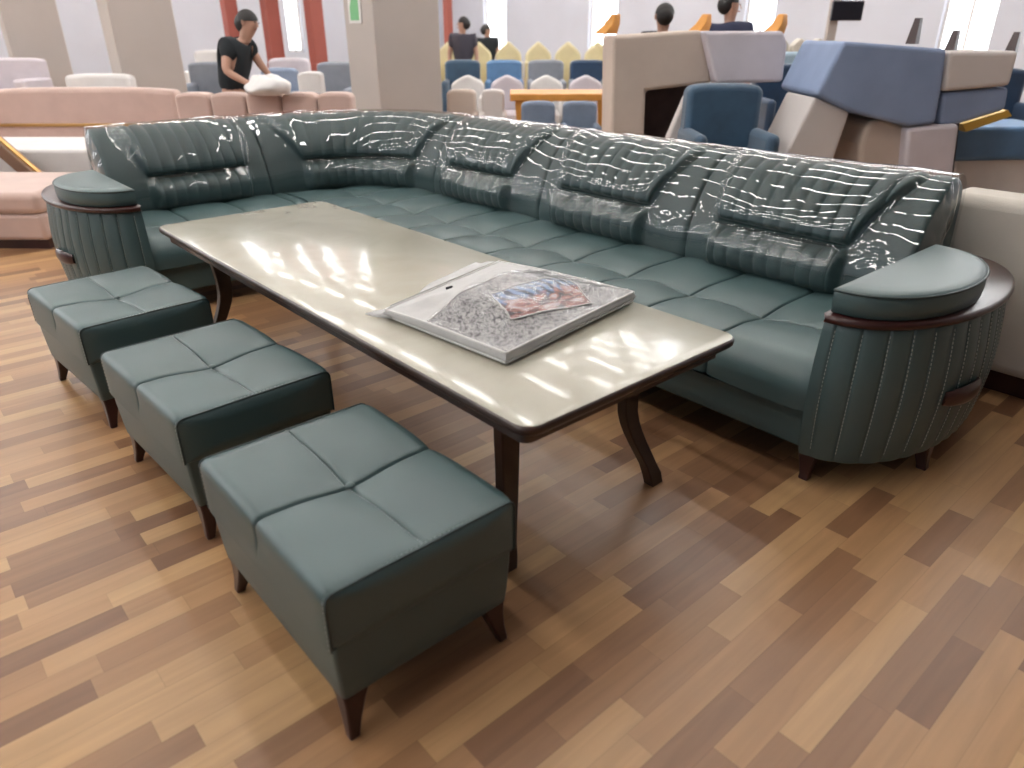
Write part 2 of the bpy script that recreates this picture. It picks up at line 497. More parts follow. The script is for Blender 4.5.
def seat_cushion(u0, u1, seams_u, mapf, roll=True, depth=.95, seam_depth=.38):
    r = .105; z0 = .29; zt = .445; a = zt - r - z0; L = r * PI / 2
    vmax = a + L + depth - r if roll else depth
    vseam = (a + L + seam_depth - r) if roll else seam_depth
    us = samples(u0, u1, .03, seams_u)
    vs = samples(0, vmax, .025, [vseam])
    G = []
    for v in vs:
        if roll: d, z, nd, nz = seat_profile(v)
        else: d, z, nd, nz = v, zt, 0, 1
        row = []
        for u in us:
            h = quilt(u, v, seams_u, vseam)
            e = min(u - u0, u1 - u)
            h -= .012 * math.exp(-(e / .008)) if roll else .008 * math.exp(-(e / .006))
            h -= .008 * noise.noise(Vector((u * 3, v * 3, 1.7))) * .8
            row.append(mapf(u, d + nd * h, z + nz * h))
        G.append(row)
    LASTG[:] = [G, [vs.index(min(vs, key=lambda q: abs(q - vseam)))], [us.index(min(us, key=lambda q: abs(q - s_))) for s_ in seams_u if u0 + .02 < s_ < u1 - .02]]
    mb = MB().grid(G)
    # sides and bottom
    for idx in (0, -1):
        ring = [G[k][idx] for k in range(len(vs))]
        back = (ring[-1][0], ring[-1][1], z0); front = (ring[0][0], ring[0][1], z0)
        mb.poly(ring + [back, front] if roll else ring + [back, (ring[0][0], ring[0][1], z0)])
    mb.poly([G[0][k] for k in range(len(us))] + [(G[0][-1][0], G[0][-1][1], z0), (G[0][0][0], G[0][0][1], z0)])
    return mb


nodes_x = [-1.43 - .3667 * k for k in range(8)]
mapM = lambda u, d, z: (u, YF + d, z)
mapL = lambda u, d, z: (XF - d, u, z)
q_ = obj('seat_cushion', seat_cushion(XF + .003, XI - .004, [x for x in nodes_x if XF < x < XI], mapM), LEATHER, SOFA, world=True, auto=60)
seam_shade_lines(LASTG[0], LASTG[1], LASTG[2], PIPE, q_)
q_ = obj('seat_cushion', seat_cushion(YI + .004, YF - .003, [1.45, 1.82, 2.19], mapL), LEATHER, SOFA, world=True, auto=60)
seam_shade_lines(LASTG[0], LASTG[1], LASTG[2], PIPE, q_)
q_ = obj('seat_cushion', seat_cushion(-5.25, XF - .003, [-4.363 - .3667 * k for k in range(3)], lambda u, d, z: (u, YF + .002 + d, z), roll=False), LEATHER, SOFA, world=True, auto=60)
seam_shade_lines(LASTG[0], LASTG[1], LASTG[2], PIPE, q_)
# base
b = MB()
b.box(XF - .015, XI - .002, YF + .018, 3.5, .13, .295)
obj('seat_base', b, LEATHER, SOFA, world=True, bevel=.012)
b = MB().box(-5.5, XF - .018, YI + .002, 3.5, .13, .29)
obj('seat_base', b, LEATHER, SOFA, world=True, bevel=.012)

# --- backs
def spline(pts, n_):
    out = []
    P = [Vector(p) for p in pts]; P = [2 * P[0] - P[1]] + P + [2 * P[-1] - P[-2]]
    segs = len(P) - 3
    for i in range(n_):
        t = i / (n_ - 1) * segs; k = min(int(t), segs - 1); t -= k
        a, b_, c, d = P[k:k + 4]
        out.append(.5 * ((2 * b_) + (c - a) * t + (2 * a - 5 * b_ + 4 * c - d) * t * t + (3 * b_ - a - 3 * c + d) * t ** 3))
    return out


# both profiles share the same 14 stations (d behind base line, z)
SMOOTH = [(.0, .44), (-.005, .50), (.0, .56), (.02, .62), (.035, .655), (.05, .69), (.085, .76), (.13, .83), (.19, .895), (.26, .94), (.33, .955), (.40, .93), (.44, .86), (.455, .70)]
PADDED = [(.0, .44), (-.055, .49), (-.065, .56), (-.030, .62), (.055, .655), (.015, .69), (.035, .76), (.085, .84), (.155, .905), (.24, .945), (.32, .957), (.40, .93), (.44, .86), (.455, .70)]
NT = 66
PS = spline([(a, b_, 0) for a, b_ in SMOOTH], NT); PP = spline([(a, b_, 0) for a, b_ in PADDED], NT)
SEG = 13.0


def back_unit(path, length, lb=(.14, .09), rb=(.76, .90), flutes=True, off=0.0, cover=False):
    """path(s metres)->(x, y, outward normal pointing away from seat)"""
    n_ = int(length / (.0055 if not cover else .016))
    G = []; t_end = NT if not cover else NT
    for i in range(n_ + 1):
        s = length * i / n_; f = s / length
        (x, y), (nx, ny) = path(s)
        ring = []
        prev = None
        for k in range(t_end):
            tt = k / (NT - 1) * SEG
            up = sm(3.8, 9.5, tt)
            L_ = lb[0] + (lb[1] - lb[0]) * up; R_ = rb[0] + (rb[1] - rb[0]) * up ** 1.3
            L_ *= length; R_ *= length
            m_ = sm(L_ - .02, L_ + .035, s) * (1 - sm(R_ - .035, R_ + .012, s))
            m_ *= 1 - .6 * sm(10.5, 12, tt)
            d = PS[k].x * (1 - m_) + PP[k].x * m_; z = PS[k].y * (1 - m_) + PP[k].y * m_
            # tangent
            k2 = min(k + 1, NT - 1); k1 = max(k - 1, 0)
            td = (PS[k2].x - PS[k1].x) * (1 - m_) + (PP[k2].x - PP[k1].x) * m_; tz = (PS[k2].y - PS[k1].y) * (1 - m_) + (PP[k2].y - PP[k1].y) * m_
            q = math.hypot(td, tz) or 1; nd, nz = -tz / q, td / q
            h = off
            if not cover:
                sp = .082 if tt > 4.2 else .072
                ph_ = (s + (.10 * up * (f - .5) * 0)) / sp
                fl = abs(math.sin(PI * ph_)) ** .55
                amp = .017 * m_ * (sm(4.3, 5.2, tt) * (1 - sm(11.3, 12.2, tt)) + sm(.3, 1.2, tt) * (1 - sm(3.2, 3.9, tt)) * .9)
                h += amp * (fl - .8)
                cr = math.exp(-((s - R_) / .011) ** 2) * sm(4.0, 5.0, tt) * (1 - sm(11.5, 12.4, tt)); h -= .018 * cr
                cl = math.exp(-((s - L_) / .010) ** 2) * sm(4.0, 5.0, tt) * (1 - sm(11.5, 12.4, tt)); h -= .008 * cl
                h -= .006 * noise.noise(Vector((x * 5, y * 5, z * 6)))
                e = min(s, length - s); h -= .022 * math.exp(-e / .010)
            else:
                wv = noise.noise(Vector((x * 4.5, y * 4.5, z * 4))) * .013 + noise.noise(Vector((x * 12, y * 12, z * 7 + 4))) * .0022
                h += wv * .8
                # film bridges the groove
                gap = (PP[k].x - min(PP[k].x, -.03 + (z - .56) * .32)) * m_ if 2.6 < tt < 6 else 0
                d -= gap * .75
            d += nd * h; z += nz * h
            ring.append((x + nx * d, y + ny * d, z))
        G.append(ring)
    mb = MB()
    if cover:
        for r_, (s,) in zip(G, [(length * i / n_,) for i in range(n_ + 1)]):
            p = path(s); (x, y), (nx, ny) = p
            r_.append((x + nx * (.475 + off), y + ny * (.475 + off), .55 + .02 * math.sin(s * 19)))
        mb.grid(G)
    else:
        for i, r_ in enumerate(G):
            s = length * i / n_; (x, y), (nx, ny) = path(s)
            r_ += [(x + nx * .455, y + ny * .455, .13), (x + nx * .05, y + ny * .05, .13), (x + nx * .02, y + ny * .02, .40)]
        mb.grid(G, close_v=True); mb.poly(G[0][::-1]); mb.poly(G[-1])
    return mb


def straight(p0, p1, nrm):
    p0 = Vector(p0); p1 = Vector(p1); d = (p1 - p0).normalized()
    return lambda s: ((p0.x + d.x * s, p0.y + d.y * s), nrm)


# corner path: quarter-ellipse-like curve between the two runs
CX = -4.385; CY = 2.19
def corner_curve(n_=80):
    pts = []
    a = abs(XB - CX); b_ = YB - CY
    for k in range(n_ + 1):
        th = k / n_ * PI / 2; e = .80
        cx = abs(math.cos(th)) ** e; sy = abs(math.sin(th)) ** e
        pts.append(Vector((CX - a * cx, CY + b_ * sy)))
    return pts


CP = corner_curve(); cl = [0]
for a, b_ in zip(CP, CP[1:]): cl.append(cl[-1] + (b_ - a).length)
CLEN = cl[-1]


def corner_path(s):
    s = max(0, min(CLEN, s)); k = 0
    while k < len(cl) - 2 and cl[k + 1] < s: k += 1
    t = (s - cl[k]) / (cl[k + 1] - cl[k]); p = CP[k].lerp(CP[k + 1], t)
    f = s / CLEN; th = (1 - f) * PI + f * PI / 2      # from -X to +Y
    th = PI - sm(0, 1, f) * PI / 2
    return (p.x, p.y), (math.cos(th), math.sin(th))


units = [(straight((-2.165, YB), (-1.070, YB), (0, 1)), 1.095, (.14, .10), (.76, .90)),
         (straight((-3.275, YB), (-2.165, YB), (0, 1)), 1.11, (.14, .08), (.76, .90)),
         (straight((CX, YB), (-3.275, YB), (0, 1)), 1.11, (.14, .08), (.76, .90)),
         (corner_path, CLEN, (.20, .06), (.84, .95)),
         (straight((XB, 1.15), (XB, CY), (-1, 0)), 1.04, (.22, .12), (.86, .92))]
labs = ['rightmost section of the long back', None, None, 'curved corner section of the back', 'section of the back beside the left arm']
BACKS = []
for (p, L_, lb, rb), lab in zip(units, labs):
    bo = obj('backrest', back_unit(p, L_, lb, rb), LEATHER, SOFA, world=True, auto=60)
    BACKS.append(bo)

# --- arms
def d_outline(L_, Wd, n_=44, e=.92, sq=1.0):
    """half oval: flat inner side q=0, p from 0 to L_; returns (q,p) counter-clockwise"""
    pts = []
    for k in range(n_ + 1):
        th = -PI / 2 + PI * k / n_
        q = Wd * abs(math.cos(th)) ** e; p = L_ / 2 + L_ / 2 * math.sin(th) * 1.0
        pts.append((q, p))
    return pts


def arm(mp, lab, mirror):
    L_ = 1.17; Wd = .345
    body = MB(); rings = []
    zs = [.112, .118, .14, .19, .25, .31, .37, .43, .49, .55, .60, .625, .63]
    n_ = 240
    out = d_outline(L_, Wd, n_)
    # arclength
    al = [0]
    for a, b_ in zip(out, out[1:]): al.append(al[-1] + math.hypot(b_[0] - a[0], b_[1] - a[1]))
    sp = al[-1] / 17
    for z in zs:
        f = (z - .13) / .5
        sc = .94 + .08 * math.sin(PI * min(1, f * .92 + .05)) + (.0 if z > .12 else -.012)
        if z >= .629: sc -= .012
        ring = []
        for (q, p), s in zip(out, al):
            gr = math.exp(-(((s / sp) % 1 - .5) * sp / .004) ** 2) if .14 < z < .628 else 0
            fl = .006 * (abs(math.sin(PI * (s / sp + .5))) ** .7 - .6)
            k = sc + (fl - .005 * gr) / .38
            qq = q * k; pp = L_ / 2 + (p - L_ / 2) * (1 + (k - 1) * .55)
            ring.append(mp(qq, pp, z))
        rings.append(ring)
    body.grid(rings); body.poly([r[0] for r in rings] + [r[-1] for r in rings][::-1])
    body.poly(rings[0][::-1]); body.poly(rings[-1])
    A = obj('armrest', body, LEATHER, SOFA, world=True, auto=50, label=lab)
    # stitching down the channels
    for m_ in range(17):
        st = MB()
        s0 = (m_ + .5) * sp; k = min(range(len(al)), key=lambda i: abs(al[i] - s0))
        for z0_, z1_ in [(.15, .62)]:
            line = []
            for q_ in range(13):
                z = z0_ + (z1_ - z0_) * q_ / 12
                f = (z - .13) / .5; sc = .94 + .08 * math.sin(PI * min(1, f * .92 + .05)); q, p = out[k]
                kk = sc + .001 / .38
                line.append(mp(q * kk + .0005, L_ / 2 + (p - L_ / 2) * (1 + (kk - 1) * .55), z))
            st.dashes(line, .009, .006, .0013)
        obj('stitching', st, THREAD, A, world=True, smooth=False, weld=False)
    # wooden rim
    rim = MB(); o2 = d_outline(L_ * .99, Wd * .985, 70); rr = []
    for z, g in ((.628, -.006), (.632, .004), (.645, .008), (.655, .004), (.658, -.004)):
        rr.append([mp(q + (g if q > 0 else 0), .004 + p + g * (p / L_ - .5) * 2, z) for q, p in o2])
    rim.sections(rr)
    obj('wooden_rim', rim, MAHOG, A, world=True, auto=60)
    # top pad
    pad = MB(); o3 = d_outline(.82, .285, 60, e=.85)
    rr = []
    for z, g in ((.659, -.006), (.664, .002), (.695, .006), (.728, .005), (.740, .0), (.746, -.010), (.751, -.045), (.754, -.10)):
        row = []
        for q, p in o3:
            cq, cp = .10, .40; v = Vector((q - cq, p - cp)); l = v.length
            v = v * ((l + g) / l)
            row.append(mp(v.x + cq + .010, v.y + cp + .03, z))
        rr.append(row)
    pad.sections(rr)
    Pd = obj('arm_pad', pad, LEATHER, A, world=True, auto=60)
    for zz in (.738,):
        ring = []
        for q, p in o3:
            v = Vector((q - .10, p - .40)); l = v.length; v = v * ((l + .004) / l); ring.append(mp(v.x + .110, v.y + .43, zz))
        obj('piping', MB().tube(ring, .0045, 8, closed=True), PIPE, Pd, world=True, auto=80)
    # grip
    hb = MB(); pp = []
    for k in range(15):
        t = k / 14; p = .34 + .22 * t
        q = Wd * (1 - ((p - L_ / 2) / (L_ / 2)) ** 2) ** .46 * 1.0 + .010
        pp.append(mp(q + .018 * math.sin(PI * t) ** .5, p, .350 + .0 * t))
    hb.tube(pp, [.012 + .013 * math.sin(PI * min(1, (k + .6) / 15.2)) ** .4 for k in range(15)], 12, ell=(.6, 1.5))
    obj('handle', hb, MAHOG, A, world=True, auto=60)
    return A


arm(lambda q, p, z: (XI + q, YF - .008 + p, z), 'right armrest, nearest to the camera', False)
arm(lambda q, p, z: (XF + .012 - p, YI - q, z), 'left armrest at the far end', True)

# legs of the sofa
def sofa_leg(x, y, dx, dy):
    secs = []
    for z, wd, o in ((.132, .040, 0), (.11, .034, .004), (.06, .024, .014), (.02, .018, .022), (0, .019, .026)):
        cx = x + dx * o; cy = y + dy * o
        secs.append([(cx - wd, cy - wd, z), (cx + wd, cy - wd, z), (cx + wd, cy + wd, z), (cx - wd, cy + wd, z)])
    return MB().sections(secs)


for x, y, dx, dy in ((XI + .02, YF + .07, .3, -1), (-.74, 2.72, 1, -.2), (-.9, 3.25, 1, 1), (-2.15, YF + .08, 0, -1), (-3.25, YF + .08, 0, -1), (XF - .06, YF + .05, 1, -1),
                     (XF - .07, YI - .0, 1, -.3), (-4.8, .84, 0, -1), (-5.3, 1.1, -1, 0), (-5.4, 3.35, -1, 1), (-3.3, 3.4, 0, 1)):
    obj('leg', sofa_leg(x, y, dx, dy), MAHOG, SOFA, world=True, bevel=.006)
lowrail = MB().box(-.70, -.675, 3.0, 3.2, .15, .3)

# plastic film over each back
clabs = ['clear plastic film wrapped over the rightmost sofa back, beside the near armrest', 'clear plastic film over the second sofa back from the near armrest',
         'clear plastic film over the third sofa back, right of the corner section', 'clear plastic film over the curved corner section of the sofa back', 'clear plastic film over the sofa back next to the far left armrest']
for (p, L_, lb, rb), lab in zip(units, clabs):
    o = obj('plastic_cover', back_unit(p, L_, lb, rb, off=.017, cover=True), FILM, world=True, weld=False, auto=0)
    setp(o, lab, 'plastic cover', 'plastic film covers over the sofa backs')
    end = None
    if lab == clabs[0]: end = (-1.070, YB, 1, 0)
    if lab == clabs[4]: end = (XB, 1.15, 0, -1)
    if end:
        G = []
        for j in range(9):
            t = j / 8; row = []
            for k in range(0, 50):
                d = PS[k].x; z = PS[k].y + .0
                cz = .62; cdp = .25
                e = .012 + .022 * math.sin(PI * t * .9) + .012 * noise.noise(Vector((k * .3, t * 3, 1)))
                dd = (d - .017 * (1 - t)) * (1 - t) + cdp * t; zz = (z + .017 * (1 - t)) * (1 - t * .75) + cz * t * .75
                if end[2]: row.append((end[0] + e, end[1] + dd, zz))
                else: row.append((end[0] - dd, end[1] - e, zz))
            G.append(row)
        obj('end_flap', MB().grid(G), FILM, o, world=True, weld=False, auto=0)

# ------------------------------------------------------------------ coffee table
TX0, TX1, TY0, TY1, TZ = -3.929, -1.128, 1.039, 1.972, .62
TAB = thing('dining_table', 'long low table with glossy cream top, dark brown edge and curved dark legs', 'table', ((TX0 + TX1) / 2, (TY0 + TY1) / 2, 0))


def rrect(x0, x1, y0, y1, r, n_=8):
    pts = []
    for cx, cy, a0 in ((x1 - r, y1 - r, 0), (x0 + r, y1 - r, 90), (x0 + r, y0 + r, 180), (x1 - r, y0 + r, 270)):
        for k in range(n_ + 1):
            a = math.radians(a0 + 90 * k / n_); pts.append((cx + r * math.cos(a), cy + r * math.sin(a)))
    return pts


secs = []
for z, g in ((.588, -.012), (.592, -.003), (.600, .002), (.612, .002), (.6185, -.002)):
    secs.append([(x, y, z) for x, y in rrect(TX0 - g, TX1 + g, TY0 - g, TY1 + g, .055)])
obj('table_edge', MB().sections(secs), TABLEWOOD, TAB, world=True, auto=60)
secs = []
for z, g in ((.612, -.004), (.6195, -.004), (.6205, -.006)):
    secs.append([(x, y, z) for x, y in rrect(TX0 - g, TX1 + g, TY0 - g, TY1 + g, .052)])
obj('table_top', MB().sections(secs), CREAMTOP, TAB, world=True, auto=60)
mb = MB()
ox = rrect(TX0 + .045, TX1 - .045, TY0 + .035, TY1 - .035, .03); ix = rrect(TX0 + .07, TX1 - .07, TY0 + .06, TY1 - .06, .02)
mb.grid([[(x, y, .545) for x, y in ox], [(x, y, .589) for x, y in ox], [(x, y, .589) for x, y in ix], [(x, y, .545) for x, y in ix]], close_u=True, close_v=True)
obj('apron', mb, TABLEWOOD, TAB, world=True, smooth=False)
for fx, sx in ((TX1 - .205, 1), (TX0 + .205, -1)):
    for fy, sy in ((TY1 - .105, 1), (TY0 + .105, -1)):
        secs = []
        for k in range(15):
            z = .588 * (1 - k / 14); f = z / .588
            ins = .100 * sm(0, .55, f) ** .8 - .02 * sm(.6, 1, f)
            wd = .040 - .016 * (1 - f) ** 1.2 + (.006 if k > 12 else 0) + .022 * sm(.8, 1, f)
            th = .022
            cx = fx - sx * ins * .85; cy = fy - sy * ins * .8
            # blade across the splay diagonal: broad in y, thin in x
            secs.append([(cx - th, cy - wd, z), (cx + th, cy - wd, z), (cx + th, cy + wd, z), (cx - th, cy + wd, z)])
        obj('leg', MB().sections(secs), TABLEWOOD, TAB, world=True, bevel=.005, auto=50)
    mb = MB().box(fx - sx * .07 - .02, fx - sx * .07 + .02, TY0 + .2, TY1 - .2, .55, .587)
    obj('cross_rail', mb, TABLEWOOD, TAB, world=True, bevel=.004)

# ------------------------------------------------------------------ stools
def stool():
    T = thing('footstool', 'x', 'stool', (0, 0, 0), 0, 'teal leather footstools in a row beside the table')
    LX, LY, ZT, ZB, r = .35, .26, .455, .305, .022
    prof = []
    hs = ZT - r - ZB; arc = r * PI / 2; top = 2 * (LY - r)
    tot = 2 * hs + 2 * arc + top; vc = tot / 2

    def P(v):
        if v < hs: return -LY, ZB + v, -1, 0
        if v < hs + arc:
            t = (v - hs) / r; return -LY + r - r * math.cos(t), ZT - r + r * math.sin(t), -math.cos(t), math.sin(t)
        if v < hs + arc + top: return -LY + r + v - hs - arc, ZT, 0, 1
        y, z, a, b_ = P(tot - v); return -y, z, -a, b_
    us = samples(-LX, LX, .02, [0]); vs = samples(0, tot, .012, [vc])
    G = []
    for v in vs:
        y, z, ny, nz = P(v); row = []
        for u in us:
            d1 = abs(u); d2 = abs(v - vc)
            onside = 1 - sm(.30, .36, d2)      # the cross seam ends part way down the side
            puff = .012 * (1 - math.exp(-d2 / .06)) * (1 - onside * math.exp(-d1 / .06)) if nz > .02 else .008
            puff = .012 * (1 - max(math.exp(-d2 / .06) , onside * math.exp(-d1 / .05)))
            g = .011 * max(onside * math.exp(-(d1 / .0045) ** 2), math.exp(-(d2 / .0036) ** 2) * .5)
            fe = sm(.0, .05, LX - abs(u)); puff = puff * fe + .009 * (1 - fe); g *= sm(0, .012, LX - abs(u))
            h = puff - g - .020 * math.exp(-(d1 * d1 + d2 * d2) / .011)
            e = LX - abs(u); h -= .006 * math.exp(-e / .01)
            bl = 0; h *= (1 if nz > .5 else .55)
            row.append((u, y + ny * (h + bl * .5), z + nz * h + .0))
        G.append(row)
    mb = MB().grid(G)
    for idx, sgn in ((0, -1), (-1, 1)):
        ring = [Vector(G[k][idx]) for k in range(len(vs))]
        cen = Vector((ring[0].x, 0, .38))
        r2 = []
        for p in ring:
            q = cen.lerp(p, .93); q.x += sgn * .007; r2.append(q)
        r3 = [cen.lerp(p, .5) + Vector((sgn * .012, 0, 0)) for p in ring]
        mb.grid([ring, r2, r3]); mb.poly(r3)
        mb.grid([[ring[0], r2[0], r3[0]], [ring[-1], r2[-1], r3[-1]]])
    mb.poly([G[0][0], G[0][-1], G[-1][-1], G[-1][0]])
    L_ = obj('lid', mb, LEATHER, T, auto=50)
    v0 = min(k for k in range(len(vs)) if abs(vs[k] - vc) < .325); v1 = max(k for k in range(len(vs)) if abs(vs[k] - vc) < .325)
    ui = us.index(min(us, key=abs))
    seam_shade_lines(G[v0:v1 + 1], [], [ui], PIPE, L_, r=.0024, world=False)
    ci = us.index(0.0) if 0.0 in us else len(us) // 2
    for sgn, idx in ((1, -1), (-1, 0)):
        line = [Vector(G[k][idx]) + Vector((-sgn * .006, 0, .0)) for k in range(len(vs))]
        cen = Vector((line[0].x, 0, .38)); line = [p + (p - cen).normalized() * .0018 for p in line]
        obj('stitching', MB().dashes(line, .008, .005, .0009), THREAD, L_, smooth=False, weld=False)
        line2 = [Vector(G[k][idx]) + Vector((sgn * .002, 0, 0)) for k in range(len(vs))]
        obj('piping', MB().tube(line2, .0030, 6), PIPE, L_, auto=80)
    jm = min(range(len(vs)), key=lambda k: abs(vs[k] - vc + .010))
    line = [Vector(G[jm][k]) + Vector((0, 0, .0012)) for k in range(len(us))]
    obj('stitching', MB().dashes(line, .008, .005, .0008), THREAD, L_, smooth=False, weld=False)
    btn = MB(); rr = []
    for q in range(6):
        a = q / 5 * PI / 2 * .98; rr.append([(.013 * math.cos(a) * math.cos(2 * PI * k / 14), .013 * math.cos(a) * math.sin(2 * PI * k / 14), ZT - .016 + .007 * math.sin(a)) for k in range(14)])
    btn.sections(rr); obj('button', btn, LEATHER, L_, auto=60)
    # body tapers towards the floor
    secs = []
    for z, gx, gy in ((.312, .006, .004), (.305, -.002, -.004), (.26, -.004, -.005), (.18, -.008, -.010), (.135, -.012, -.014), (.128, -.016, -.018)):
        secs.append([(x, y, z) for x, y in rrect(-LX - gx, LX + gx, -LY - gy, LY + gy, .012, 4)])
    obj('body', MB().sections(secs), LEATHER, T, auto=40)
    for sx in (-1, 1):
        for sy in (-1, 1):
            secs = []
            for z, wd, px_, py_ in ((.130, .034, .300, .208), (.10, .027, .308, .213), (.05, .019, .319, .222), (.012, .0145, .330, .230), (0, .014, .332, .231)):
                secs.append([(sx * px_ - wd, sy * py_ - wd, z), (sx * px_ + wd, sy * py_ - wd, z), (sx * px_ + wd, sy * py_ + wd, z), (sx * px_ - wd, sy * py_ + wd, z)])
            lg = obj('leg', MB().sections(secs), MAHOG, T, bevel=.006)
            # curved bracket
            br = MB(); pts = []
            for k in range(9):
                t = k / 8; pts.append((sx * (.26 - .12 * t), .132))
            for k in range(9):
                t = 1 - k / 8; pts.append((sx * (.26 - .12 * t), .128 - .045 * (1 - t) ** 2))
            y0 = sy * .195
            br.slab([(x, y0 - .018, z) for x, z in pts], (0, .036, 0)); obj('bracket', br, MAHOG, lg, smooth=False)
    return T


def absorb(o, loc, rz):
    o.location = loc; o.rotation_euler = (0, 0, rz); return o


ST = stool()
ST2 = copy_tree(ST); ST3 = copy_tree(ST)
absorb(ST, (-1.458, .716, 0), 0.0); ST['label'] = 'teal leather footstool in the foreground, nearest and largest of the three'
absorb(ST2, (-2.440, .728, 0), math.radians(2.6)); ST2['label'] = 'middle teal leather footstool, between the nearest and the farthest stool'
absorb(ST3, (-3.463, .688, 0), math.radians(4.4)); ST3['label'] = 'farthest teal leather footstool, beside the left armrest of the sofa'

# ------------------------------------------------------------------ bedding package on the table
def bag_pattern():
    m = mat('scribble_print', (0.6, 0.6, 0.6), 0.6); nt = m.node_tree; b = nt.nodes['Principled BSDF']
    tc = nt.nodes.new('ShaderNodeTexCoord'); n1 = nt.nodes.new('ShaderNodeTexNoise'); n1.inputs['Scale'].default_value = 27; n1.inputs['Detail'].default_value = 2; n1.inputs['Distortion'].default_value = 5
    r = nt.nodes.new('ShaderNodeValToRGB'); e = r.color_ramp.elements
    e[0].position = .41; e[0].color = (0.09, 0.09, 0.10, 1); e[1].position = .53; e[1].color = (0.46, 0.455, 0.455, 1)
    nt.links.new(tc.outputs['Object'], n1.inputs['Vector']); nt.links.new(n1.outputs['Fac'], r.inputs['Fac']); nt.links.new(r.outputs['Color'], b.inputs['Base Color'])
    return m


def card_mat():
    m = mat('photo_card', (0.6, 0.6, 0.6), 0.35, coat=.3); nt = m.node_tree; b = nt.nodes['Principled BSDF']; N = nt.nodes.new; L = nt.links.new
    tc = N('ShaderNodeTexCoord'); sp = N('ShaderNodeSeparateXYZ'); L(tc.outputs['Generated'], sp.inputs[0])
    wv = N('ShaderNodeTexNoise'); wv.inputs['Scale'].default_value = 3.2; wv.inputs['Distortion'].default_value = 1.5; L(tc.outputs['Generated'], wv.inputs['Vector'])
    st = N('ShaderNodeTexWave'); st.inputs['Scale'].default_value = 3.2; st.inputs['Distortion'].default_value = 3.5; st.bands_direction = 'Y'; L(tc.outputs['Generated'], st.inputs['Vector'])
    blue = N('ShaderNodeValToRGB'); e = blue.color_ramp.elements; e[0].color = (0.012, 0.02, 0.06, 1); e[1].color = (0.11, 0.20, 0.40, 1); e[0].position = .2; e[1].position = .7
    L(st.outputs['Fac'], blue.inputs['Fac'])
    red = N('ShaderNodeValToRGB'); e = red.color_ramp.elements; e[0].color = (0.05, 0.03, 0.04, 1); e[1].color = (0.45, 0.40, 0.43, 1); e[0].position = .38; e[1].position = .68
    x = e.new(.5); x.color = (0.30, 0.08, 0.06, 1)
    L(wv.outputs['Fac'], red.inputs['Fac'])
    mx = N('ShaderNodeMix'); mx.data_type = 'RGBA'
    # blue towards the far-left half, red towards the near/right half
    ad = N('ShaderNodeMath'); ad.operation = 'MULTIPLY_ADD'; ad.inputs[1].default_value = 1.0; L(sp.outputs['X'], ad.inputs[0])
    nz = N('ShaderNodeMath'); nz.operation = 'MULTIPLY'; nz.inputs[1].default_value = .5; L(wv.outputs['Fac'], nz.inputs[0]); L(nz.outputs[0], ad.inputs[2])
    mr = N('ShaderNodeMapRange'); mr.inputs['From Min'].default_value = .66; mr.inputs['From Max'].default_value = .76; L(ad.outputs[0], mr.inputs['Value'])
    L(mr.outputs['Result'], mx.inputs['Factor']); L(blue.outputs['Color'], mx.inputs['A']); L(red.outputs['Color'], mx.inputs['B']); L(mx.outputs['Result'], b.inputs['Base Color'])
    return m


BAGW = mat('white_nonwoven', (0.50, 0.495, 0.49), 0.6, var=.04, vscale=20, bump=.3, bscale=120)
SEAMW = mat('white_seam', (0.66, 0.655, 0.64), 0.5)
PKG = thing('bedding_package', 'white zipped bedding bag with clear window, grey print and blue-red picture card', 'package', (-1.8, 1.56, TZ))
# corners in world: left, front, right, back
cA_ = Vector((-2.02, 1.20)); cB_ = Vector((-1.45, 1.25)); cC_ = Vector((-1.56, 1.95)); cD_ = Vector((-2.20, 1.86))


def bagp(a, b_):      # a: 0..1 from left-end to the front-right (x), b: 0..1 in y
    return (cA_.lerp(cB_, a)).lerp(cD_.lerp(cC_, a), b_)


def bagz(a, b_, top=True):
    ed = min(a, 1 - a, b_, 1 - b_)
    th = .030 + .052 * sm(0, .33, ed) * (1 - .15 * a)
    th *= sm(-.35, .45, a) * .6 + .4
    w_ = noise.noise(Vector((a * 5, b_ * 5, .3))) * .012 + noise.noise(Vector((a * 16, b_ * 14, 3.3))) * .004
    if top: return TZ + .014 + th + w_ * sm(0, .15, ed)
    return TZ + .003 + .010 * (1 - sm(0, .10, ed))


NA = 60
zt = TZ
top = [[(*bagp(i / NA, j / NA), bagz(i / NA, j / NA)) for j in range(NA + 1)] for i in range(NA + 1)]
bot = [[(*bagp(i / NA, j / NA), bagz(i / NA, j / NA, False)) for j in range(NA + 1)] for i in range(NA + 1)]
rim = lambda G: [G[i][0] for i in range(NA)] + [G[NA][j] for j in range(NA)] + [G[i][NA] for i in range(NA, 0, -1)] + [G[0][j] for j in range(NA, 0, -1)]
side = MB().grid(bot)
rt_, rb_ = rim(top), rim(bot)
cen = Vector((*bagp(.5, .5), 0))
mid = []
for p, q in zip(rt_, rb_):
    m_ = (Vector(p) + Vector(q)) / 2; o_ = Vector((m_.x - cen.x, m_.y - cen.y, 0)).normalized(); mid.append(m_ + o_ * .010)
side.grid([rt_, mid, rb_], close_v=True)
obj('bag_side', side, BAGW, PKG, world=True, auto=80)
split = int(NA * .37)
obj('bag_panel', MB().grid([r for r in top[:split + 1]]), BAGW, PKG, world=True, auto=0, recalc=False, label='plain white panel of the bag')
obj('printed_bedding', MB().grid(top[split:]), bag_pattern(), PKG, world=True, auto=0, recalc=False, label='grey scribble-patterned bedding')
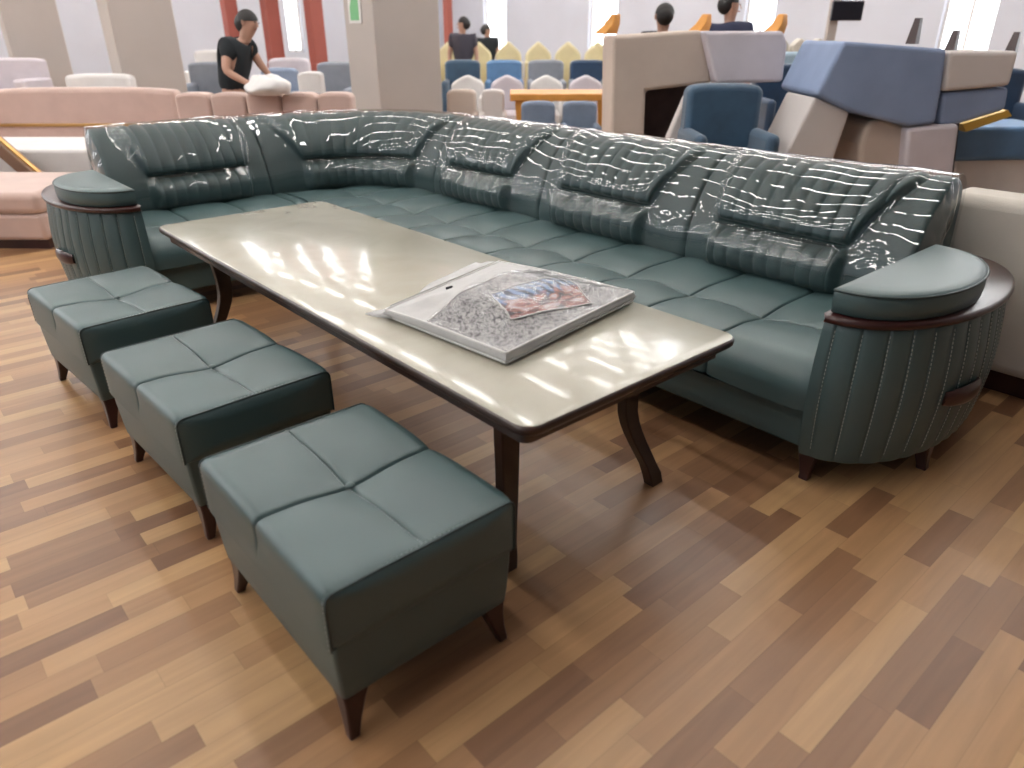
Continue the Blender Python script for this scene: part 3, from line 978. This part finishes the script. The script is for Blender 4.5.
obj('clear_window', MB().grid([[(p[0], p[1], p[2] + .007 + .006 * noise.noise(Vector((p[0] * 14, p[1] * 22, 0)))) for p in r] for r in top[split:]]), film('clear_vinyl', 0.8, .92, .06, .4, 14), PKG, world=True, auto=0, recalc=False, weld=False)
obj('piping', MB().tube(rt_, .0045, 8, closed=True), SEAMW, PKG, world=True, auto=80)
obj('piping', MB().tube(rb_, .0045, 8, closed=True), SEAMW, PKG, world=True, auto=80)
obj('piping', MB().tube(top[split][1:-1], .003, 6), SEAMW, PKG, world=True, auto=80)
cardG = []
for i in range(25):
    row = []
    for j in range(25):
        a = .51 + .30 * i / 24 + .13 * j / 24; b_ = .35 - .14 * i / 24 + .49 * j / 24
        p = bagp(a, b_); row.append((*p, bagz(a, b_) + .004))
    cardG.append(row)
cardo = obj('picture_card', MB().grid(cardG), card_mat(), PKG, world=True, auto=0, recalc=False)
bd = [r[0] for r in cardG] + cardG[-1][1:] + [r[-1] for r in cardG[::-1]][1:] + cardG[0][::-1][1:-1]
obj('card_border', MB().tube(bd, .0025, 6, closed=True), SEAMW, cardo, world=True, auto=80)
# loose flap of the bag behind and its pointed near tab
fl = []
for i in range(14):
    row = []
    for j in range(20):
        t = j / 19; s = i / 13
        a = -.02 - .17 * s * sm(0.05, .55, t) ; b_ = .05 + .93 * t
        p = bagp(a, b_) ; z = TZ + .006 + (bagz(.0, b_) - TZ) * (1 - s) * .9 + .004 * math.sin(9 * s + 5 * t) * s
        row.append((p.x, p.y, max(TZ + .005, z)))
    fl.append(row)
ff = obj('loose_flap', MB().grid(fl), BAGW, PKG, world=True, auto=0)
so = ff.modifiers.new('thick', 'SOLIDIFY'); so.thickness = .0015
tabp = [(*bagp(-.01, .02), TZ + .030), (*bagp(-.08, -.02), TZ + .020), (*bagp(-.12, -.06), TZ + .012), (*bagp(-.07, -.045), TZ + .008), (*bagp(.08, -.01), TZ + .014)]
tb = obj('corner_tab', MB().poly(tabp), BAGW, PKG, world=True)
so = tb.modifiers.new('thick', 'SOLIDIFY'); so.thickness = .003
btnm = MB(); c = Vector((*bagp(.12, .40), bagz(.12, .40) + .003))
btnm.tube([c - Vector((0, .012, 0)), c + Vector((0, .012, 0))], .006, 8); obj('zip_pull', btnm, BLACK, PKG, world=True)

# ------------------------------------------------------------------ background furniture
def seat_unit(name, lab, cat, px0, px1, ytop, D, hz, m, group=None, depth=.85, arms=True, channels=0, legm=None, back_peak=0.0, rot=0.0, flip=False, trim=None):
    """an armchair or sofa: spans px0..px1 at D metres; hz = its height"""
    a = at(px0, ytop, D); b_ = at(px1, ytop, D); W_ = (b_ - a).xy.length; D0 = D; D = D0 + (depth - .22 if not flip else 0); c_ = (at(px0, ytop, D) + at(px1, ytop, D)) / 2; hz = c_.z; c = (a + b_) / 2
    T = thing(name, lab, cat, (c.x, c.y, 0), HEAD + rot, group)
    leg = .12; aw = min(.22, W_ * .16) if arms else 0
    obj('base', MB().box(-W_ / 2 + .01, W_ / 2 - .01, .0, depth, leg, .30), m, T, bevel=.02)
    obj('seat', MB().box(-W_ / 2 + aw + .005, W_ / 2 - aw - .005, .0 if not flip else .18, depth - .2 if not flip else depth, .30, .46), m, T, bevel=.045, seg=4)
    if arms:
        for sx in (-1, 1):
            x0, x1 = (-W_ / 2, -W_ / 2 + aw) if sx < 0 else (W_ / 2 - aw, W_ / 2)
            obj('armrest', MB().box(x0, x1, .02, depth - .02, .2, hz * .72), m, T, bevel=.05, seg=4)
    # back with soft top, channels or crowns
    by0, by1 = (depth - .22, depth) if not flip else (0, .22)
    nch = max(1, channels or 1)
    x0 = -W_ / 2 + (.02 if not arms else .02); wch = (W_ - .04) / nch
    for k in range(nch):
        xa = x0 + k * wch; xb = xa + wch - .006
        secs = []
        n_ = 12
        lo = []; 
        outl = [(xa, .30), (xb, .30)]
        for q in range(n_ + 1):
            t = 1 - q / n_; outl.append((xa + (xb - xa) * t, hz - .03 * (2 * t - 1) ** 4 + back_peak * (1 - abs(2 * t - 1)) - back_peak))
        mb = MB().slab([(x, by0, z) for x, z in outl], (0, by1 - by0, 0))
        obj('backrest' if nch == 1 else 'back_channel', mb, m, T, bevel=min(.05, wch * .2), seg=4, auto=50)
    if trim:
        obj('brass_trim', MB().box(-W_ / 2 + .05, W_ / 2 - .05, by0 - .02, by0 + .01, hz * .60, hz * .60 + .03), trim, T, bevel=.004)
    for sx in (-1, 1):
        for yy in (.08, depth - .08):
            obj('leg', MB().sections([[(sx * (W_ / 2 - .1) + dx * r_, yy + dy * r_, z) for dx, dy in ((-1, -1), (1, -1), (1, 1), (-1, 1))] for z, r_ in ((leg, .03), (0, .018))]), legm or MAHOG, T, smooth=False)
    return T


# pink sofas at the left
seat_unit('pink_sofa', 'long pale pink sofa with brass trim line, far left behind the teal sofa', 'sofa', -60, 150, 88, 7.75, .98, PINK, arms=False, trim=GOLD, depth=.8)
seat_unit('pink_sofa', 'pale pink sofa with puffed channel back, in front of the bending man', 'sofa', 152, 345, 93, 6.95, .96, PINK, arms=True, channels=5, depth=.6)
# near-left pink chaise
c = Vector((-6.44, .91, 0))
T = thing('pink_chaise', 'low pale pink upholstered chaise above a dark shaded gap at the left edge, beside left armrest', 'chaise', c, HEAD - .02)
obj('plinth', MB().box(-1.5, -.02, .04, 1.0, 0, .07), MAHOG, T, smooth=False)  # dark block stands in for the shaded gap under the chaise
obj('base', MB().box(-1.55, 0, 0, .95, .07, .27), PINK, T, bevel=.03)
obj('seat', MB().box(-1.56, .01, -.01, .96, .27, .43), PINK, T, bevel=.05, seg=5)
a = at(2, 148, 6.62); b_ = at(58, 196, 6.44)
d = (b_ - a).normalized()
rail = MB(); a2 = a - d * .25
up = Vector((0, 0, 1)); sd = d.cross(up).normalized(); n2 = sd.cross(d)
rail.sections([[a2 + sd * x * .05 + n2 * y * .06 for x, y in ((-1, -1), (1, -1), (1, 1), (-1, 1))], [b_ + sd * x * .05 + n2 * y * .06 for x, y in ((-1, -1), (1, -1), (1, 1), (-1, 1))]])
tr = obj('sloping_rail', rail, mat('walnut_rail', (0.16, 0.085, 0.05), .4), T, world=True, smooth=False, bevel=.01)
rail = MB().sections([[a2 + n2 * .066 + sd * x * .018 + n2 * y * .008 for x, y in ((-1, -1), (1, -1), (1, 1), (-1, 1))], [b_ + n2 * .066 + sd * x * .018 + n2 * y * .008 for x, y in ((-1, -1), (1, -1), (1, 1), (-1, 1))]])
obj('brass_strip', rail, GOLD, tr, world=True, smooth=False)
# white coffee table with brass edge
ca = at(20, 120, 6.75); T = thing('white_coffee_table', 'white marble-look coffee table with brass edge between the pink chaise and pink sofa', 'table', (ca.x, ca.y, 0), HEAD)
obj('top', MB().box(-1.2, .62, 0, .92, .30, .56), WHITEF, T, bevel=.03)
obj('brass_edge', MB().box(-1.18, .60, .02, .90, .25, .30), GOLD, T, smooth=False)
obj('pedestal', MB().box(-.9, .3, .2, .7, .0, .25), WHITEF, T, smooth=False, bevel=.02)

# beds / sofas behind, left
seat_unit('grey_bed', 'grey upholstered bed with pale cover between the two leftmost pillars', 'bed', 60, 112, 58, 13.0, .95, GREYF, arms=False, depth=1.9)
seat_unit('white_sofa', 'off-white sofa with rounded arm behind the pink sofa at far left', 'sofa', 30, 104, 74, 10.0, .95, WHITEF, depth=.9)
seat_unit('white_sofa', 'pale grey sofa at the left picture edge behind the off-white sofa', 'sofa', -60, 16, 58, 13.0, .95, LAVF, depth=.9)
seat_unit('grey_sofa', 'dark grey sofa directly right of the beige pillar beside the man', 'sofa', 166, 226, 62, 12.0, .90, GREYF, depth=.9)
seat_unit('white_sofa', 'white sofa far back against the wall left of the man', 'sofa', 176, 222, 50, 14.4, 1.05, WHITEF, depth=.9)
seat_unit('white_sofa', 'white sofa behind the bending man, under the red columns', 'sofa', 250, 296, 58, 10.9, 1.05, LAVF, depth=.9)
seat_unit('blue_grey_armchair', 'blue-grey armchair just right of the bending man', 'armchair', 243, 284, 68, 10.0, .95, mat('dusty_blue', (0.25, 0.31, 0.42), .8, var=.1), depth=.8)
seat_unit('grey_armchair', 'dark grey curved armchair left of the widest beige pillar', 'armchair', 303, 345, 62, 10.5, 1.0, GREYF, depth=.8)
seat_unit('white_armchair', 'small white armchair between the man and the grey armchair', 'armchair', 283, 312, 72, 9.1, .95, WHITEF, depth=.7)
p = at(303, 98, 8.4)
o = obj('navy_cushion', MB().box(p.x - .18, p.x + .18, p.y - .12, p.y + .12, .86, .93), NAVY, bevel=.03); setp(o, 'navy blue cushion on the white stand right of the bending man', 'cushion')
o = obj('white_stand', MB().box(p.x - .22, p.x + .22, p.y - .2, p.y + .2, 0, .859), WHITEF, bevel=.02); setp(o, 'white boxy stand under the navy cushion', 'stand')

# middle block
for k in range(6):
    x0 = 428 + k * 31
    seat_unit('yellow_armchair', ['pale yellow peaked-back armchair, %s of the yellow row' % w_ for w_ in ('leftmost', 'second from left', 'third from left', 'third from right', 'second from right', 'rightmost')][k],
              'armchair', x0 + 4, x0 + 33, 41, 16.0, 1.36, YELLOWF, 'pale yellow armchairs in a far row', depth=.7, back_peak=.22)
for k in range(4):
    x0 = 440 + k * 44
    seat_unit('dark_blue_armchair', ['dark blue velvet armchair beside the widest pillar', 'dark blue armchair, second in the row from the pillar', 'dark blue armchair, third in the row from the pillar', 'dark blue armchair against the upturned beige sofa'][k],
              'armchair', x0, x0 + 40, 60, 13.0, 1.05, [TEALB, MIDBLUE, GREYF, NAVY][k], 'blue armchairs in the middle row', depth=.8)
for k in range(4):
    x0 = 446 + k * 42
    seat_unit('white_armchair', ['white scalloped armchair nearest to the widest pillar', 'white scalloped armchair, second from the widest pillar', 'white scalloped armchair, third from the widest pillar', 'white scalloped armchair behind the orange-edged table'][k],
              'armchair', x0, x0 + 38, 75, 11.0, 1.0, LAVF if k % 2 else WHITEF, 'white armchairs behind the orange-edged table', depth=.8, back_peak=.1)
seat_unit('beige_armchair', 'beige armchair next to the widest pillar, behind the teal sofa', 'armchair', 441, 476, 90, 9.0, .95, BEIGEF, depth=.7)
seat_unit('stone_armchair', 'pale stone armchair left of the orange-edged table', 'armchair', 478, 506, 90, 9.0, .95, LGREYF, depth=.7)
# orange edged table
a = at(510, 92, 9.2); b_ = at(614, 92, 9.2); c = (a + b_) / 2; W_ = (b_ - a).xy.length
T = thing('orange_edged_table', 'long glass table with orange rim and orange carved legs behind the sofa', 'table', (c.x, c.y, 0), HEAD)
zt_ = at(560, 94, 9.2).z
obj('table_top', MB().box(-W_ / 2, W_ / 2, 0, .8, zt_ - .08, zt_), ORANGE, T, bevel=.01)
for k in range(4):
    x = -W_ / 2 + .12 + k * (W_ - .24) / 3
    obj('leg', MB().sections([[(x + dx * r_, .1 + dy * r_, z) for dx, dy in ((-1, -1), (1, -1), (1, 1), (-1, 1))] for z, r_ in ((zt_ - .08, .06), (.4, .03), (0, .04))]), ORANGE, T, smooth=False)
for k in range(2):
    seat_unit('slate_armchair', ['slate blue armchair under the left half of the orange-edged table', 'slate blue armchair under the right half of the orange-edged table'][k], 'armchair', 520 + k * 44, 560 + k * 44, 102, 8.4, .85, mat('slate_blue', (0.16, 0.20, 0.27), .8, var=.1), 'slate blue armchairs by the orange-edged table', depth=.6)


# slab pieces built at their own distance with real thickness
def px_slab(px, D, th):
    pts = [at(x, y, D) for x, y in px]
    return MB().slab(pts, FW * th)


def floorto(x, y, D):
    return at(x, y, D)


# upturned beige sofa with orange feet
D = 6.6
T = thing('upturned_beige_sofa', 'large beige sofa standing upturned with orange feet on top and pale lilac side', 'sofa', at(690, 60, D).xy.to_3d(), HEAD)
pts = [(613, 36), (702, 30), (712, 83), (646, 91), (642, 190), (610, 190)]
obj('seat_shell', px_slab(pts, D, .75), BEIGEF, T, world=True, smooth=False, bevel=.03)
obj('side_panel', px_slab([(704, 31), (784, 31), (788, 44), (783, 82), (716, 84)], D - .15, .8), LAVF, T, world=True, smooth=False, bevel=.03)
obj('dark_gap_shade', px_slab([(640, 88), (722, 84), (722, 190), (640, 190)], D + .55, .15), DARKIN, T, world=True, smooth=False)  # dark sheet stands in for the shaded interior of the opening
for x in (614, 705, 781):
    foot = MB(); b0 = at(x - 9, 34, D + .3); e0 = at(x + 2, 14, D + .3); r0 = .075
    foot.sections([[Vector(p_) + Vector((dx * r_, dy * r_, 0)) for dx, dy in ((-1, -1), (1, -1), (1, 1), (-1, 1))] for p_, r_ in ((b0, .075), (b0.lerp(e0, .5) + Vector((.02, 0, 0)), .05), (e0, .03))])
    obj('foot', foot, ORANGE, T, world=True, bevel=.01)
o = obj('leaning_panel', px_slab([(686, 95), (717, 97), (690, 168), (655, 168)], D - .35, .12), LGREYF, smooth=False, bevel=.02)
setp(o, 'pale stone padded panel leaning left of the navy armchair', 'panel')
seat_unit('navy_armchair', 'navy blue velvet armchair behind the sofa, between two pale panels', 'armchair', 702, 792, 84, 5.5, 1.13, TEALB, depth=.7)
seat_unit('navy_armchair', 'very dark navy armchair behind, left of the grey-blue upturned sofa', 'armchair', 775, 832, 64, 8.2, 1.25, NAVY, depth=.8)
seat_unit('light_blue_armchair', 'pale blue armchair with white scalloped back behind the navy armchair', 'armchair', 788, 838, 52, 9.5, 1.3, mat('pale_blue', (0.32, 0.42, 0.50), .8, var=.1), depth=.7)
for k in range(3):
    seat_unit('cream_chair', ['cream fluffy chair, leftmost of the three right of the lilac panel', 'cream fluffy chair, middle of the three right of the lilac panel', 'cream fluffy chair beside the wall television'][k], 'chair', 784 + k * 19, 802 + k * 19, 38, 11.5, 1.48, CREAM, 'cream chairs right of the lilac panel', depth=.6, back_peak=.08)

# upturned grey-blue sofa
D = 5.6
T = thing('upturned_blue_sofa', 'angular grey-blue sofa stacked upside down with dark feet pointing up', 'sofa', at(900, 80, D).xy.to_3d(), HEAD)
obj('seat_shell', px_slab([(844, 41), (948, 49), (942, 92), (936, 124), (909, 127), (851, 113), (816, 95)], D, .8), BLUEG, T, world=True, smooth=False, bevel=.03)
obj('side_panel', px_slab([(949, 51), (1020, 51), (1010, 86), (943, 92)], D + .02, .75), LGREYF, T, world=True, smooth=False, bevel=.03)
obj('lower_panel', px_slab([(943, 93), (1010, 87), (1006, 110), (960, 124), (938, 125)], D + .05, .7), BLUEG, T, world=True, smooth=False, bevel=.03)
obj('stone_leg_panel', px_slab([(815, 97), (850, 112), (830, 170), (778, 170)], D + .05, .6), LGREYF, T, world=True, smooth=False, bevel=.02)
obj('rounded_panel', px_slab([(868, 122), (885, 117), (908, 127), (903, 200), (855, 200), (860, 145)], D + .1, .5), BEIGEF, T, world=True, smooth=False, bevel=.04)
obj('white_panel', px_slab([(908, 128), (960, 124), (948, 215), (900, 215)], D + .0, .6), LAVF, T, world=True, smooth=False, bevel=.03)
obj('dark_gap_shade', px_slab([(835, 108), (960, 120), (950, 200), (800, 200)], D + .7, .1), DARKIN, T, world=True, smooth=False)  # shade of the gap between the panels, put in as a dark sheet
for x, y0, y1 in ((915, 44, 18), (953, 52, 30), (1014, 52, 32)):
    b0 = at(x - 3, y0, D + .25); e0 = at(x + 4, y1, D + .25)
    foot = MB().sections([[p_ + Vector((dx * r_, dy * r_, 0)) for dx, dy in ((-1, -1), (1, -1), (1, 1), (-1, 1))] for p_, r_ in ((b0, .035), (e0, .02))])
    obj('foot', foot, MAHOG, T, world=True)
# blue bench with yellow edge
D = 6.4
T = thing('blue_bench', 'bright blue upholstered bench with yellow edge and white base at right picture edge', 'bench', at(1000, 150, D).xy.to_3d(), HEAD)
obj('seat', px_slab([(950, 128), (1060, 126), (1060, 160), (950, 162)], D, .6), MIDBLUE, T, world=True, smooth=False, bevel=.04)
obj('base', px_slab([(955, 160), (1060, 158), (1055, 205), (960, 205)], D + .05, .5), WHITEF, T, world=True, smooth=False, bevel=.02)
obj('yellow_edge', px_slab([(963, 124), (1008, 110), (1012, 116), (966, 132)], D - .1, .1), mat('yellow_edge', (0.65, 0.42, 0.08), .5), T, world=True, smooth=False)
seat_unit('navy_armchair', 'dark navy armchair cut off by the right picture edge, above the blue bench', 'armchair', 1008, 1075, 68, 7.5, 1.25, NAVY, depth=.8)

# cream sofa right behind the near armrest
T = thing('cream_sofa', 'cream fabric sofa on dark plinth standing back to back behind the near armrest', 'sofa', (-.3, 3.9, 0))
obj('plinth', MB().box(-1.12, .8, 3.66, 4.3, 0, .10), MAHOG, T, world=True, smooth=False)
obj('backrest', MB().box(-1.17, .9, 3.60, 3.86, .10, .86), CREAM, T, world=True, bevel=.05, seg=5)
obj('seat', MB().box(-1.0, .75, 3.86, 4.5, .10, .45), CREAM, T, world=True, bevel=.05, seg=4)
for x0, x1 in ((-1.17, -1.0), (.75, .9)):
    obj('armrest', MB().box(x0, x1, 3.865, 4.5, .10, .62), CREAM, T, world=True, bevel=.05, seg=4)

# wall television on its stand
p = at(848, 10, 11.0)
T = thing('television', 'small black television on a pale post in front of the far wall', 'television', (p.x, p.y, 0), HEAD)
obj('screen', MB().box(-.21, .21, 0, .06, p.z - .13, p.z + .11), BLACK, T, smooth=False, bevel=.01)
obj('post', MB().box(-.20, -.08, .07, .15, 0, p.z + .3), PILLARM, T, smooth=False)

# ------------------------------------------------------------------ people
def skinobj(name, chains, m, parent, root=0, sub=2):
    """chains: list of lists of (Vector world, radius); points closer than 1mm are merged"""
    V = []; E = []; R = []

    def idx(p, r):
        for i, q in enumerate(V):
            if (q - p).length < 1e-3: return i
        V.append(p.copy()); R.append(r); return len(V) - 1
    for ch in chains:
        prev = None
        for p, r in ch:
            k = idx(Vector(p), r)
            if prev is not None and prev != k and (prev, k) not in E: E.append((prev, k))
            prev = k
    off = absloc(parent).inverted()
    me = bpy.data.meshes.new(name); me.from_pydata([tuple(off @ v) for v in V], E, []); me.update()
    o = bpy.data.objects.new(name, me); COL.objects.link(o); o.parent = parent; me.materials.append(m)
    sk = o.modifiers.new('skin', 'SKIN'); sk.use_smooth_shade = True
    for i, sv in enumerate(me.skin_vertices[0].data):
        r = R[i]; sv.radius = r if isinstance(r, tuple) else (r, r); sv.use_root = (i == root)
    s_ = o.modifiers.new('sub', 'SUBSURF'); s_.levels = sub; s_.render_levels = sub
    return o


def ball(c, r, n_=12, sc=(1, 1, 1), cut=-1.0):
    mb = MB(); rings = []
    for i in range(n_ + 1):
        a = -PI / 2 + PI * i / n_
        if math.sin(a) < cut: continue
        rings.append([(c[0] + r * sc[0] * math.cos(a) * math.cos(2 * PI * k / 16), c[1] + r * sc[1] * math.cos(a) * math.sin(2 * PI * k / 16), c[2] + r * sc[2] * math.sin(a)) for k in range(16)])
    return mb.grid(rings, close_v=True)


def hand(wrist, dirv, palm_n):
    d = dirv.normalized(); s = d.cross(palm_n).normalized(); ch = []
    palm = wrist + d * .07
    ch.append([(wrist, .028), (wrist + d * .04, .034), (palm, .036)])
    for k, L_ in enumerate((.060, .075, .070, .055)):
        r0 = palm + s * (.030 - .020 * k); ch.append([(palm, .036), (r0 + d * .015, .010), (r0 + d * (L_ * .6), .009), (r0 + d * L_ - palm_n * .02, .008)])
    ch.append([(wrist + d * .04, .034), (wrist + d * .055 + s * .042, .011), (wrist + d * .09 + s * .055, .009)])
    return ch


def person(name, lab, J, shirt, m_skin=SKIN, face=Vector((1, 0, 0))):
    """J: dict of world joints"""
    base = Vector((J['hip'].x, J['hip'].y, 0)); T = thing(name, lab, 'person', base, 0)
    hip, chest, neck, head = J['hip'], J['chest'], J['neck'], J['head']
    up = (head - neck).normalized()
    ch = [[(hip, (.15, .12)), (hip.lerp(chest, .5), (.135, .11)), (chest, (.16, .12)), (neck - up * .03, .07), (neck, .055), (head - up * .07, (.075, .075)), (head, (.088, .095)), (head + up * .08, (.07, .075))]]
    hands = []
    for s in ('L', 'R'):
        sh, el, wr = J['sh' + s], J['el' + s], J['wr' + s]
        ch.append([(chest, (.16, .12)), (sh, .065), (sh.lerp(el, .5), .052), (el, .042), (el.lerp(wr, .5), .036), (wr, .026)])
        hnd = hand(wr, (wr - el), Vector((0, 0, 1)) if abs((wr - el).normalized().z) < .8 else Vector(face))
        hnd[0][0] = (wr, .026)
        ch += hnd
        ft = J['ft' + s]; kn = J['kn' + s]; hj = hip + (kn - hip) * .12
        ch.append([(hip, (.15, .12)), (hip.lerp(kn, .3), .095), (kn, .06), (kn.lerp(ft, .4), .055), (ft + Vector((0, 0, .09)), .04), (ft + Vector((0, 0, .04)) + face * .08, .038), (ft + Vector((0, 0, .03)) + face * .17, .028)])
    skinobj('body', ch, m_skin, T)
    sh = [[(hip - Vector((0, 0, .05)), (.175, .15)), (hip.lerp(chest, .35), (.165, .14)), (chest, (.185, .145)), (chest.lerp(neck, .75), (.10, .09))]]
    for s in ('L', 'R'):
        sh.append([(chest, (.185, .145)), (J['sh' + s], .105), (J['sh' + s].lerp(J['el' + s], .62), .080)])
    skinobj('shirt', sh, shirt, T)
    tr = []
    for s in ('L', 'R'):
        ft = J['ft' + s]; kn = J['kn' + s]
        tr.append([(hip - Vector((0, 0, .02)), (.165, .14)), (hip.lerp(kn, .3), .115), (kn, .08), (ft + Vector((0, 0, .07)), .062)])
    skinobj('trousers', tr, TROUS, T)
    f = face.normalized()
    hc = head + up * .028 - f * .030
    obj('hair', ball(hc, .106, 12, (.98, .98, 1.02), cut=-.12), HAIR, T, world=True, auto=0)
    obj('hair_back', ball(hc - f * .03 - up * .02, .096, 12, (.95, .95, 1.0)), HAIR, T, world=True, auto=0)
    nz = MB().sections([[head + f * .088 + up * .01 + sd_ * .006 + Vector((0, 0, z)) for sd_, z in ((f.cross(up), .02), (-f.cross(up), .02), (f * 0, .0))],
                        [head + f * .112 - up * .025 + sd_ * .014 + Vector((0, 0, z)) for sd_, z in ((f.cross(up), 0), (-f.cross(up), 0), (f * 0, -.012))]])
    obj('nose', nz, m_skin, T, world=True)
    sdv = f.cross(up).normalized()
    for q in (-1, 1):
        obj('ear', ball(head + sdv * q * .088 - f * .005, .026, 8, (.6, .6, 1.2)), m_skin, T, world=True, auto=0)
        obj('eye', ball(head + f * .085 + sdv * q * .032 + up * .012, .007, 8), HAIR, T, world=True, auto=0)
    obj('mouth', MB().box(-.022, .022, -.004, .004, -.005, .005) if False else ball(head + f * .088 - up * .055, .018, 8, (.8, .8, .35)), REDM, T, world=True, auto=0)
    return T


D = 7.9
Vf = FW
J = dict(head=at(249, 24, D), neck=at(245, 39, D), chest=at(237, 52, D), hip=at(231, 90, D),
         shL=at(228, 46, D - .12), elL=at(227, 72, D - .18), wrL=at(249, 84, D - .2),
         shR=at(249, 46, D + .10), elR=at(260, 64, D + .12), wrR=at(271, 77, D + .12))
hb = J['hip']
for s, o_ in (('L', -.12), ('R', .12)):
    J['kn' + s] = Vector((hb.x, hb.y, .48)) + FW * o_ + RT * .03; J['ft' + s] = Vector((hb.x, hb.y, 0)) + FW * o_ * 1.3
person('person', 'person in black t-shirt leaning forward over a white bundle behind the pink sofa', J, SHIRTB, face=(RT * .95 - FW * .3).normalized())
p = at(268, 90, 7.28)
zb = at(250, 93, 6.95 + .38).z
bb = ball((p.x, p.y, zb + .055), .27, 22, (.95, .75, .36))
bb.v = [(x + .05 * noise.noise(Vector((x * 7, y * 7, z * 9))), y + .04 * noise.noise(Vector((x * 8, y * 6, z * 9 + 5))), max(zb - .012, z + .05 * noise.noise(Vector((x * 9, y * 9, z * 6 + 9))))) for x, y, z in bb.v]
o = obj('white_bundle', bb, WHITEF, auto=0); setp(o, 'white wrapped bundle under the hands of the person in black', 'bundle')


def standing(px, ytop, D, lab, shirt, face, h=None):
    t = at(px, ytop, D); base = Vector((t.x, t.y, 0)); h = t.z; k = h / 1.75; side = RT
    Z = lambda z: Vector((0, 0, z * k))
    J = dict(head=base + Z(1.63), neck=base + Z(1.49), chest=base + Z(1.30), hip=base + Z(.93))
    for s, q in (('L', -1), ('R', 1)):
        J['sh' + s] = base + Z(1.41) + side * q * .19 * k; J['el' + s] = base + Z(1.12) + side * q * .25 * k; J['wr' + s] = base + Z(.88) + side * q * .24 * k - FW * .08
        J['kn' + s] = base + Z(.49) + side * q * .10; J['ft' + s] = base + side * q * .12
    return person('person', lab, J, shirt, face=face)


standing(462, 17, 14.5, 'distant person in dark clothes standing right of the widest pillar', mat('grey_coat', (.05, .045, .06), .9), -RT)
standing(487, 25, 17.5, 'distant small person in dark clothes, right of the other distant figure', SHIRTB, RT)
standing(665, 4, 8.7, 'person with dark hair in black shirt, seen above the beige upturned sofa', SHIRTB, FW)
standing(733, -8, 8.7, 'person in navy shirt seen above the pale lilac panel', SHIRTN, RT)
